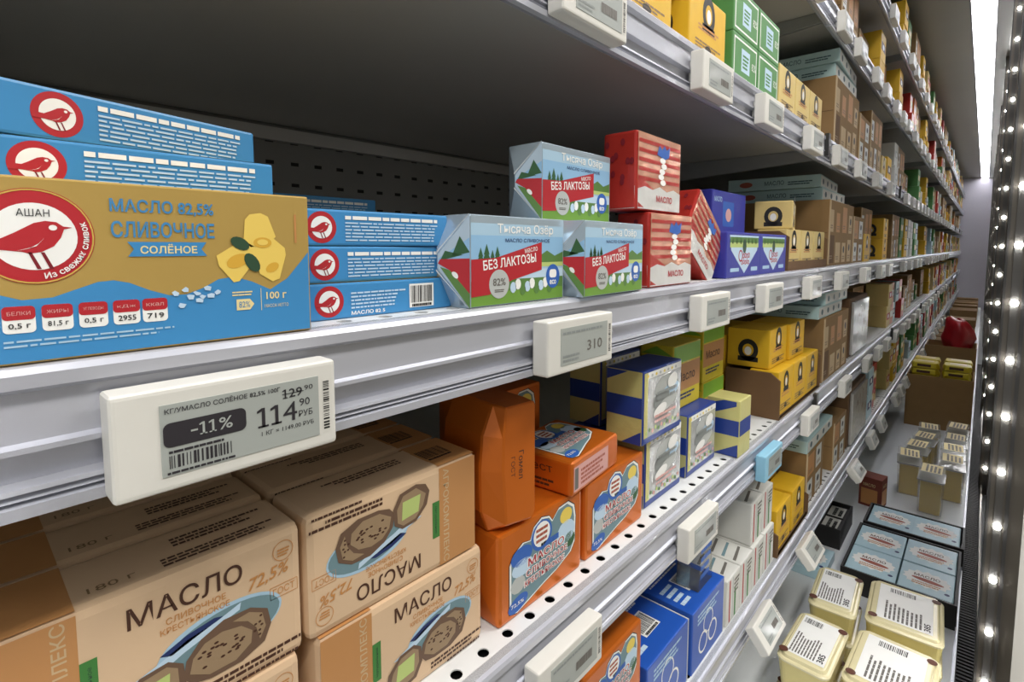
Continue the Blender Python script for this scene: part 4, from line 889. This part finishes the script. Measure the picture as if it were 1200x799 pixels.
ob('orange_brick', -0.329, 0.344, ZC, 'orange butter brick with picture label beside the peach bricks, bottom row')
ob('orange_brick', -0.330, 0.492, ZC, 'orange butter brick with picture label beside the silver bricks, bottom row')
ob('orange_brick', -0.384, 0.344, ZC, 'orange butter brick in the second row behind the peach side')
ob('orange_brick', -0.385, 0.492, ZC, 'orange butter brick in the second row behind the silver side')
ob('orange_brick', -0.440, 0.40, ZC, 'orange butter brick in the third row, lower')
ob('orange_brick', -0.440, 0.405, ZC + 0.0945, 'orange butter brick standing in shade at the back, label visible')
ob('orange_brick_end', -0.326, 0.337, ZC + 0.0945, 'orange butter brick standing on end with folded side out', rz=-6)
ob('orange_brick_lying', -0.328, 0.448, ZC + 0.0945, 'orange butter brick lying flat with label up', rz=6)
gs = 'silver bricks with blue and yellow ends'
sb = lambda kn, *a, **k: put(kn, 'butter_brick', *a, 'butter', gs, **k)
sb('silver_brick', -0.338, 0.650, ZC, 'silver butter brick standing under the tilted silver one')
sb('silver_brick', -0.326, 0.618, ZC + 0.1035, 'shiny silver butter brick stacked on top', rz=0)
sb('silver_brick', -0.398, 0.640, ZC, 'silver butter brick behind the lower silver one')
sb('silver_brick', -0.412, 0.650, ZC + 0.1025, 'blue and yellow banded brick in shade behind the top silver one')
sb('silver_brick', -0.336, 0.786, ZC, 'silver butter brick standing in the middle, right of the stack')
sb('striped_brick', -0.302, 0.925, ZC, 'blue and pale yellow striped brick standing end out at the shelf edge', rz=0)
gy = 'yellow and green butter bricks'
put('lime_brick', 'butter_brick', -0.362, 0.786, ZC + 0.1025, 'yellow and green brick on top of the silver one', 'butter', gy)
put('lime_brick', 'butter_brick', -0.424, 0.80, ZC, 'yellow and green brick in shade behind the silver brick', 'butter', gy)
put('lime_brick', 'butter_brick', -0.39, 0.98, ZC, 'yellow and green brick behind the striped brick, lower', 'butter', gy)
put('lime_brick', 'butter_brick', -0.39, 0.975, ZC + 0.1085, 'yellow and green brick behind the striped brick, upper', 'butter', gy)
put('display_tray_low', 'display_tray', -0.308, 1.19, ZC, 'brown open kraft tray of yellow packs on the fifth shelf', 'tray')
gk = 'yellow packs with black mark'
for i in range(3): put('yellow_pack', 'butter_pack', -0.313, 1.197 + 0.119 * i, ZC + 0.0045, ['yellow pack with black mark at the near corner of the kraft tray, fifth shelf', 'yellow pack in the middle of the kraft tray, fifth shelf', 'yellow pack at the far end of the kraft tray, fifth shelf'][i], 'butter', gk)
for i, (x, y) in enumerate(((-0.336, 1.205), (-0.33, 1.34), (-0.43, 1.20), (-0.42, 1.33))):
    put('yellow_pack_deep', 'butter_pack', x, y, ZC + (0.104 if i < 2 else 0), ['yellow pack on top of the tray packs, nearest, fifth shelf', 'yellow pack on top of the tray packs, second, fifth shelf', 'yellow pack behind the tray, nearest, fifth shelf', 'yellow pack behind the tray, second, fifth shelf'][i], 'butter', gk)
for i in range(2): put('yellow_pack_deep', 'butter_pack', -0.43, 1.20 + 0.133 * i, ZC + 0.0855, ['yellow pack stacked behind the tray, nearest', 'yellow pack stacked behind the tray, second'][i], 'butter', gk)
put('kraft_carton', 'cardboard_carton', -0.312, 1.60, ZC, 'kraft cardboard carton on the fifth shelf behind the yellow packs', 'carton', 'kraft cartons')
put('teal_carton', 'flat_box', -0.318, 1.56, ZC + 0.1785, 'pale teal flat carton, lower on the kraft carton, fifth shelf', 'carton', 'teal flat cartons')
put('teal_carton', 'flat_box', -0.312, 1.60, ZC + 0.213, 'pale teal flat carton, upper on the kraft carton, fifth shelf', 'carton', 'teal flat cartons')
put('wrapped_carton', 'wrapped_carton', -0.322, 2.02, ZC, 'dark carton wrapped in shiny film on the fifth shelf', 'carton')
put('cream_pack', 'butter_pack', -0.36, 2.40, ZC, 'lower cream pack beyond the wrapped carton, fifth shelf', 'butter')
put('kraft_carton_tall', 'cardboard_carton', -0.40, 2.56, ZC, 'tall dark kraft carton on the fifth shelf, second bay', 'carton', 'kraft cartons')

# ================================================================== sixth shelf
ZD = -0.6898
for l in range(2): ob('orange_brick', -0.318, 0.475, ZD + l * 0.0945, ['orange butter brick, lower, on the sixth shelf beside the blue cartons', 'orange butter brick on top on the sixth shelf beside the blue cartons'][l])
gb = 'blue cartons with white drawing'
put('blue_carton', 'blue_carton', -0.316, 0.628, ZD, 'blue carton with barcode on top, nearest, sixth shelf', 'carton', gb)
put('blue_carton', 'blue_carton', -0.314, 0.776, ZD, 'blue carton with white drawing, beside the white striped packs', 'carton', gb)
put('blue_carton', 'blue_carton', -0.425, 0.64, ZD, 'blue carton in the rear row, nearest', 'carton', gb)
put('blue_carton', 'blue_carton', -0.43, 0.785, ZD, 'blue carton in the rear row, second', 'carton', gb)
put('blue_carton', 'blue_carton', -0.40, 0.70, ZD + 0.1055, 'dark blue carton standing on top of the blue cartons', 'carton', gb)
kind('film_bag', MB().prism([(-0.03, 0), (0.03, 0), (0.022, 0.10), (-0.02, 0.105)], 'y', -0.02, 0.02, 'clear_film').build('film_bag'), (0.06, 0.04, 0.1), [('print', Print().lines(0.005, 0.02, 0.045, 0.06, 4, 'inkblue', word=.3).mesh('print', F_front(0.06, 0.042, 0.1)), [])])
put('film_bag', 'film_bag', -0.33, 0.835, ZD + 0.1055, 'clear film pouch standing on the blue carton', 'bag')
gw = 'white packs with red and green stripes'
for i in range(4): put('white_pack', 'butter_pack', -0.312, 0.922 + 0.071 * i, ZD, ['nearest', 'second', 'third', 'farthest'][i] + ' white pack with red stripe in the lower row, sixth shelf', 'butter', gw)
for i in range(2): put('white_pack', 'butter_pack', -0.318, 1.066 + 0.071 * i, ZD + 0.0885, ['nearer', 'farther'][i] + ' white pack with red stripe in the upper row, sixth shelf', 'butter', gw)
put('display_tray_d', 'display_tray', -0.306, 1.215, ZD, 'kraft tray of yellow packs on the sixth shelf', 'tray')
for i in range(2): put('yellow_pack', 'butter_pack', -0.312, 1.222 + 0.128 * i, ZD + 0.0045, ['yellow pack with black mark, nearer in the tray, sixth shelf', 'yellow pack with black mark, farther in the tray, sixth shelf'][i], 'butter', gk)
for i in range(2): put('yellow_pack', 'butter_pack', -0.378, 1.222 + 0.122 * i, ZD + (0.0045), ['yellow pack behind, nearer, sixth shelf tray', 'yellow pack behind, farther, sixth shelf tray'][i], 'butter', gk)
for i in range(2): put('yellow_pack', 'butter_pack', -0.378, 1.222 + 0.122 * i, ZD + 0.103, ['tall yellow pack stacked at the back, nearer, sixth shelf', 'tall yellow pack stacked at the back, farther, sixth shelf'][i], 'butter', gk)
put('kraft_carton_small', 'cardboard_carton', -0.318, 1.50, ZD, 'small kraft carton with white packs on the sixth shelf', 'carton', 'kraft cartons')
put('teal_carton', 'flat_box', -0.316, 1.495, ZD + 0.1505, 'pale teal flat carton on the small kraft carton, sixth shelf', 'carton', 'teal flat cartons')
put('kraft_carton_small', 'cardboard_carton', -0.316, 1.82, ZD, 'worn kraft carton standing beyond the teal carton, sixth shelf', 'carton', 'kraft cartons')
put('wrapped_carton', 'wrapped_carton', -0.318, 2.06, ZD, 'film-wrapped carton on the sixth shelf', 'carton')

# ================================================================== third shelf and above (seen from below)
ZB = 0.2702
put('yellow_pack_deep', 'butter_pack', -0.314, 0.52, ZB, 'yellow pack at the left on the third shelf', 'butter', gk)
put('yellow_pack_deep', 'butter_pack', -0.312, 0.70, ZB, 'yellow pack beside the green packs on the third shelf', 'butter', gk)
put('far_white', 'butter_pack', -0.318, 0.575 + 0.08, ZB + 0.0855, 'white pack on top of the yellow packs, third shelf', 'butter')
for i in range(2):
    for l in range(2): put('green_pack', 'butter_pack', -0.312, 0.862 + 0.122 * i, ZB + l * 0.0725, f'green pack with white print, {["lower", "upper"][l]} {["near", "far"][i]} one of the four, third shelf', 'butter', 'green packs on the third shelf')
for i in range(3): put('cream_pack', 'butter_pack', -0.312, 1.112 + 0.118 * i, ZB, ['cream pack with black mark, nearest, third shelf', 'cream pack with black mark, second, third shelf', 'cream pack with black mark, third, third shelf'][i], 'butter')
put('kraft_carton', 'cardboard_carton', -0.312, 1.60, ZB, 'kraft cardboard carton on the third shelf', 'carton', 'kraft cartons')
put('teal_carton', 'flat_box', -0.316, 1.61, ZB + 0.1785, 'pale teal flat carton, lower on the kraft carton, third shelf', 'carton', 'teal flat cartons')
put('teal_carton', 'flat_box', -0.312, 1.60, ZB + 0.213, 'pale teal flat carton, upper on the kraft carton, third shelf', 'carton', 'teal flat cartons', rz=2)
put('kraft_carton_small', 'cardboard_carton', -0.312, 1.96, ZB, 'kraft carton behind the large one, third shelf', 'carton', 'kraft cartons')
put('kraft_carton_tall', 'cardboard_carton', -0.314, 2.18, ZB, 'tall kraft carton on the third shelf, second bay', 'carton', 'kraft cartons')
put('cream_pack', 'butter_pack', -0.314, 2.47, ZB, 'lower cream pack beyond the tall carton, third shelf', 'butter')
put('far_yellow', 'butter_pack', -0.314, 2.62, ZB, 'yellow pack with brown band on the third shelf, second bay', 'butter')

# ------------------------------------------------------------------ farther goods, shelf by shelf
FARN = {'far_white': 'white', 'far_orange': 'orange', 'far_red': 'red', 'far_green': 'green', 'far_blue': 'pale blue', 'far_yellow': 'yellow', 'far_cream': 'cream', 'kraft_carton_small': 'kraft', 'kraft_carton_tall': 'tall kraft'}
NTH = ['first', 'second', 'third', 'fourth', 'fifth', 'sixth', 'seventh', 'eighth', 'ninth', 'tenth', 'eleventh', 'twelfth']
_seen = {}
def nth(key):
    _seen[key] = _seen.get(key, 0) + 1; return NTH[min(_seen[key], 12) - 1]
rnd = random.Random(21)
start = {'top': 1.0, 'second': 1.2, 'third': 2.78, 'fourth': 2.80, 'fifth': 2.84, 'sixth': 2.46}
FARMESH = {}
far_mb = MB()
for li, (lv, zt) in enumerate(LEVELS):
    y = start[lv]
    while y < 11.2:
        kn = rnd.choice(('far_white', 'far_orange', 'far_red', 'far_green', 'far_blue', 'far_yellow', 'far_cream', 'far_yellow', 'far_cream', 'kraft_carton_small', 'kraft_carton_small', 'kraft_carton_tall') if lv != 'second' or y > 2.2 else ('kraft_carton_tall', 'kraft_carton_small', 'far_cream'))
        w0, d0, h0 = K[kn]['size']
        b = int(y // BAY)
        if (y % BAY) + w0 > BAY - 0.03: y = (b + 1) * BAY + 0.012; continue
        isk = kn.startswith('kraft')
        n_ = 1 if isk else rnd.choice((1, 2, 2))
        tone = FARN[kn]
        if y < 5.8:
            pos = nth((tone, lv, b))
            for l in range(n_):
                put(kn, 'cardboard_carton' if isk else 'butter_pack', -0.312 - rnd.random() * (0.06 if l == 0 and n_ == 1 else 0.015), y, zt + 0.0003 + l * (h0 + 0.0004),
                    f'{pos} {tone} {"carton" if isk else "dairy pack"}{"" if n_ == 1 else (", upper", ", lower")[l == 0]}, {lv} shelf from the canopy, {ORD[b]}', 'carton' if isk else 'butter', f'{tone} goods on the {lv} shelf, {ORD[b]}')
        else:
            m_ = K[kn]['body'].materials[0].name
            for l in range(n_):
                x1 = -0.312 - rnd.random() * 0.02; z1 = zt + 0.0003 + l * (h0 + 0.0004)
                far_mb.box(x1 - d0, x1, y, y + w0, z1, z1 + h0, m_); far_mb.box(x1, x1 + 0.001, y + w0 * .15, y + w0 * .85, z1 + h0 * .3, z1 + h0 * .7, 'kraft_edge' if isk else rnd.choice(('white', 'cream', 'brown', 'red', 'navy')))
        y += w0 + 0.006 + (rnd.choice((0, 0.01, 0.04, 0.10, 0.16)) if isk else rnd.choice((0, 0, 0, 0.03, 0.09)))
tag(link('distant_packs', far_mb.build('distant_packs')), 'mass of small packs and cartons on the far bays of all shelves', 'packs', None, 'stuff')

# ================================================================== price labels on the rails
def price(kn, y, z, label, tilt=0, x=-0.2895, dx=0):
    w0, d0, h0 = K[kn]['size']
    M = Matrix.Translation((x + dx, y + w0 / 2, z + h0)) @ Matrix.Rotation(PI / 2, 4, 'Z') @ Matrix.Rotation(math.radians(tilt), 4, 'X') @ Matrix.Translation((0, 0, -h0))
    return inst(kn, 'price_label', M, label, 'price tag', 'electronic price labels')
price('price_near', 0.046, -0.1155, 'white electronic price label reading 114 under the gold carton', 0)
price('price_a', 0.356, -0.1155, 'white electronic price label under the lake-picture bricks', 0)
for y, lab in ((0.692, 'under the leaning red brick'), (0.972, 'under the second violet box'), (1.29, 'under the cream packs'), (1.62, 'under the kraft carton'), (2.0, 'under the small kraft carton')):
    price('price_b', y, -0.1155, f'white electronic price label {lab}, fourth shelf')
for y, lab in ((0.345, 'seen edge-on below the orange bricks'), (0.672, 'below the silver bricks'), (1.33, 'below the yellow packs'), (1.75, 'below the kraft carton')):
    price('price_b', y, -0.438, f'white electronic price label {lab}, fifth shelf')
price('price_blue', 1.01, -0.438, 'pale blue price label clipped to the fifth shelf rail')
for y, lab in ((0.962, 'below the white striped packs'), (1.30, 'below the yellow packs'), (1.9, 'below the worn carton')):
    price('price_b', y, -0.748, f'white price label tilted outwards {lab}, sixth shelf', -38, dx=0.004)
for y, lab in ((0.375, 'at the upper edge of the picture'), (0.675, 'below the yellow pack'), (0.93, 'below the green packs'), (1.24, 'below the cream packs'), (1.52, 'just before the kraft carton'), (1.82, 'below the kraft carton'), (2.15, 'below the tall kraft carton')):
    price('price_b', y, 0.205, f'white electronic price label {lab}, third shelf')
rnd = random.Random(5)
first = {'top': 1.1, 'second': 1.2, 'third': 2.5, 'fourth': 2.35, 'fifth': 2.15, 'sixth': 2.3}
for lv, zt in LEVELS:
    y = first[lv]
    while y < 7.2:
        b = int(y // BAY)
        if (y % BAY) < BAY - 0.12 and not (lv == 'sixth' and (3.5 < y < 4.0 or 4.7 < y < 5.2)): price('price_b', y, zt - 0.066, f'{nth(("tag", lv, b))} small price label on the {lv} shelf rail, {ORD[b]}', -20 if lv == 'sixth' else 0)
        y += rnd.uniform(0.2, 0.34) + (0.1 if y > 5 else 0)

# ================================================================== goods on the bottom deck
ZE = DECK + 0.0004
gt = 'lidded butter tubs on the deck'
for l in range(2):
    for kn, cx, cy, nm in (('tub_long', -0.232, 1.24, 'near left'), ('tub_long', -0.232, 1.475, 'far left'), ('tub_wide', -0.096, 1.265, 'near right'), ('tub_wide', -0.096, 1.50, 'far right')):
        put_m(kn, 'butter_tub', (cx, cy, ZE + l * 0.0724), (0, 0, 90 + (3 if 'far' in nm else -2)), f'yellow lidded butter tub with printed label, {nm} of the four, {["bottom", "top"][l]} layer', 'tub', gt)
put_m('black_crate', 'black_crate', (-0.135, 1.895, ZE), (0, 0, 90), 'black crate of pale blue packs behind the butter tubs', 'crate')
gp = 'pale blue packs in black crates'
for l in range(2):
    for i, (dx, dy) in enumerate(((-0.063, -0.08), (0.063, -0.08), (-0.063, 0.08), (0.063, 0.08))):
        put_m('blue_slab', 'butter_pack', (-0.135 + dx * 0.99, 1.895 + dy * 0.98, ZE + 0.0064 + l * 0.0304), (0, 0, 0), f'pale blue pack in the nearer black crate, {["near left", "near right", "far left", "far right"][i]}, {["lower", "upper"][l]} layer', 'butter', gp)
put_m('black_crate_short', 'black_crate', (-0.13, 2.165, ZE), (0, 0, 90), 'second black crate of pale blue packs, farther back', 'crate')
for l in range(2):
    for i, dx in enumerate((-0.061, 0.061)):
        put_m('blue_slab', 'butter_pack', (-0.13 + dx * 0.98, 2.165, ZE + 0.0064 + l * 0.0304), (0, 0, 0), f'pale blue pack in the farther black crate, {["left", "right"][i]}, {["lower", "upper"][l]} layer', 'butter', gp)
put_m('black_crate_small', 'black_crate', (-0.342, 2.06, ZE), (0, 0, 90), 'narrow black crate of dark packs beside the pale blue ones', 'crate')
for i in range(2): put_m('dark_slab', 'butter_pack', (-0.342, 2.008 + 0.099 * i, ZE + 0.0064), (0, 0, 90), ['dark pack with white numerals, nearer in the narrow crate', 'dark pack with white numerals, farther in the narrow crate'][i], 'butter', 'dark packs')
for i in range(2): put_m('dark_slab', 'butter_pack', (-0.342, 2.008 + 0.099 * i, ZE + 0.0328), (0, 0, 90), ['dark pack on top, nearer in the narrow crate', 'dark pack on top, farther in the narrow crate'][i], 'butter', 'dark packs')
put_m('blue_slab', 'butter_pack', (-0.365, 1.80, ZE), (0, 0, 0), 'pale blue pack lying left of the black crate under the shelf', 'butter', gp)
put_m('dark_red_box', 'butter_box', (-0.275, 2.40, ZE), (0, 0, 82), 'small dark red box standing alone on the white deck', 'box')
gc = 'clear boxes with butter blocks'
for i, (x, y, r) in enumerate(((-0.105, 2.50, 0), (-0.185, 2.64, 5), (-0.170, 2.79, -4), (-0.052, 2.68, 2), (-0.055, 2.83, 3), (-0.155, 2.94, -5), (-0.052, 3.0, 0), (-0.15, 3.10, 4), (-0.05, 3.20, -3))):
    put_m('clear_box', 'butter_box', (x, y, ZE), (0, 0, 90 + r), ['clear box with butter block, nearest on the deck', 'clear box with butter block left of and behind the nearest', 'clear box in the third place on the left side', 'clear box beside the deck edge, nearest', 'clear box beside the deck edge, second', 'clear box on the left, fourth', 'clear box beside the deck edge, third', 'clear box on the left, farthest before the kraft crate', 'clear box beside the deck edge, farthest before the kraft crate'][i], 'box', gc)
put_m('kraft_crate', 'cardboard_crate', (-0.150, 3.80, ZE), (0, 0, 0), 'large kraft cardboard crate across the deck', 'carton')
for i, (x, y) in enumerate(((-0.219, 3.72), (-0.081, 3.72), (-0.219, 3.85), (-0.081, 3.86))):
    put_m('yellow_pouch', 'yellow_pouch', (x, y, ZE + 0.0064), (0, 0, 0), ['yellow pouch at the bottom of the kraft crate, near left', 'yellow pouch at the bottom of the kraft crate, near right', 'yellow pouch at the bottom of the kraft crate, far left', 'yellow pouch at the bottom of the kraft crate, far right'][i], 'pouch', 'yellow pouches')
    for l in range(1, 10):
        put_m('yellow_pouch', 'yellow_pouch', (x + 0.002 * (l % 2), y, ZE + 0.0064 + l * 0.0356), (0, 0, 0), f'yellow pouch heaped in the kraft crate, {["near left", "near right", "far left", "far right"][i]} pile, layer {["one", "two", "three", "four", "five", "six", "seven", "eight", "nine", "ten"][l]} from below', 'pouch', 'yellow pouches')
def lumpy(nm, m, rx, ry, rz_, seed):
    bm = bmesh.new(); bmesh.ops.create_icosphere(bm, subdivisions=3, radius=1); r_ = random.Random(seed)
    ph = [r_.uniform(0, 6) for _ in range(6)]
    for v in bm.verts:
        k = 1 + 0.13 * math.sin(4 * v.co.x + ph[0]) * math.sin(5 * v.co.y + ph[1]) + 0.1 * math.sin(7 * v.co.z + ph[2] + 3 * v.co.x)
        v.co = Vector((v.co.x * rx * k, v.co.y * ry * k, max(-0.75, v.co.z) * rz_ * k))
    zmin = min(v.co.z for v in bm.verts)
    for v in bm.verts: v.co.z -= zmin
    me = bpy.data.meshes.new(nm); bm.to_mesh(me); bm.free(); me.materials.append(pm(m))
    for p in me.polygons: p.use_smooth = True
    return me
kind('bag', lumpy('bag', 'red_plastic', 0.088, 0.11, 0.16, 1), (0.17, 0.24, 0.25), [('knot', lumpy('knot', 'red_plastic', 0.02, 0.02, 0.03, 2), [])])
for v in K['bag']['parts'][0][1].vertices: v.co.z += 0.22
put_m('kraft_crate', 'cardboard_crate', (-0.150, 5.0, ZE), (0, 0, 0), 'kraft crate farther along the deck under the red bag', 'carton')
put_m('kraft_carton_tall', 'cardboard_carton', (-0.150, 5.0, ZE + 0.0064), (0, 0, 0), 'kraft carton inside the farther crate', 'carton')
put_m('bag', 'plastic_bag', (-0.118, 5.0, ZE + 0.207), (0, 0, 0), 'crumpled red plastic bag on the deck crate far along the aisle', 'bag')
rnd = random.Random(9)
y = 4.3
i = 0
while y < 11.2:
    if 4.45 < y < 5.2: y = 5.2; continue
    kn = rnd.choice(('kraft_carton', 'kraft_carton_tall', 'far_red', 'far_yellow', 'far_white', 'kraft_carton_tall'))
    w0, d0, h0 = K[kn]['size']
    for x in ((-0.17,) if kn.startswith('kraft') else (-0.27, -0.10)):
        put_m(kn, 'cardboard_carton' if kn.startswith('kraft') else 'butter_pack', (x, y + w0 / 2, ZE), (0, 0, 90), f'{nth((kn[:5], int(y // BAY)))} {"kraft carton" if kn.startswith("kraft") else FARN[kn] + " pack"} far along the bottom deck, {ORD[int(y // BAY)]}', 'carton' if kn.startswith('kraft') else 'butter', f'far goods on the deck, {kn}, {ORD[int(y // BAY)]}'.replace('_', ' '))
    y += w0 + 0.06
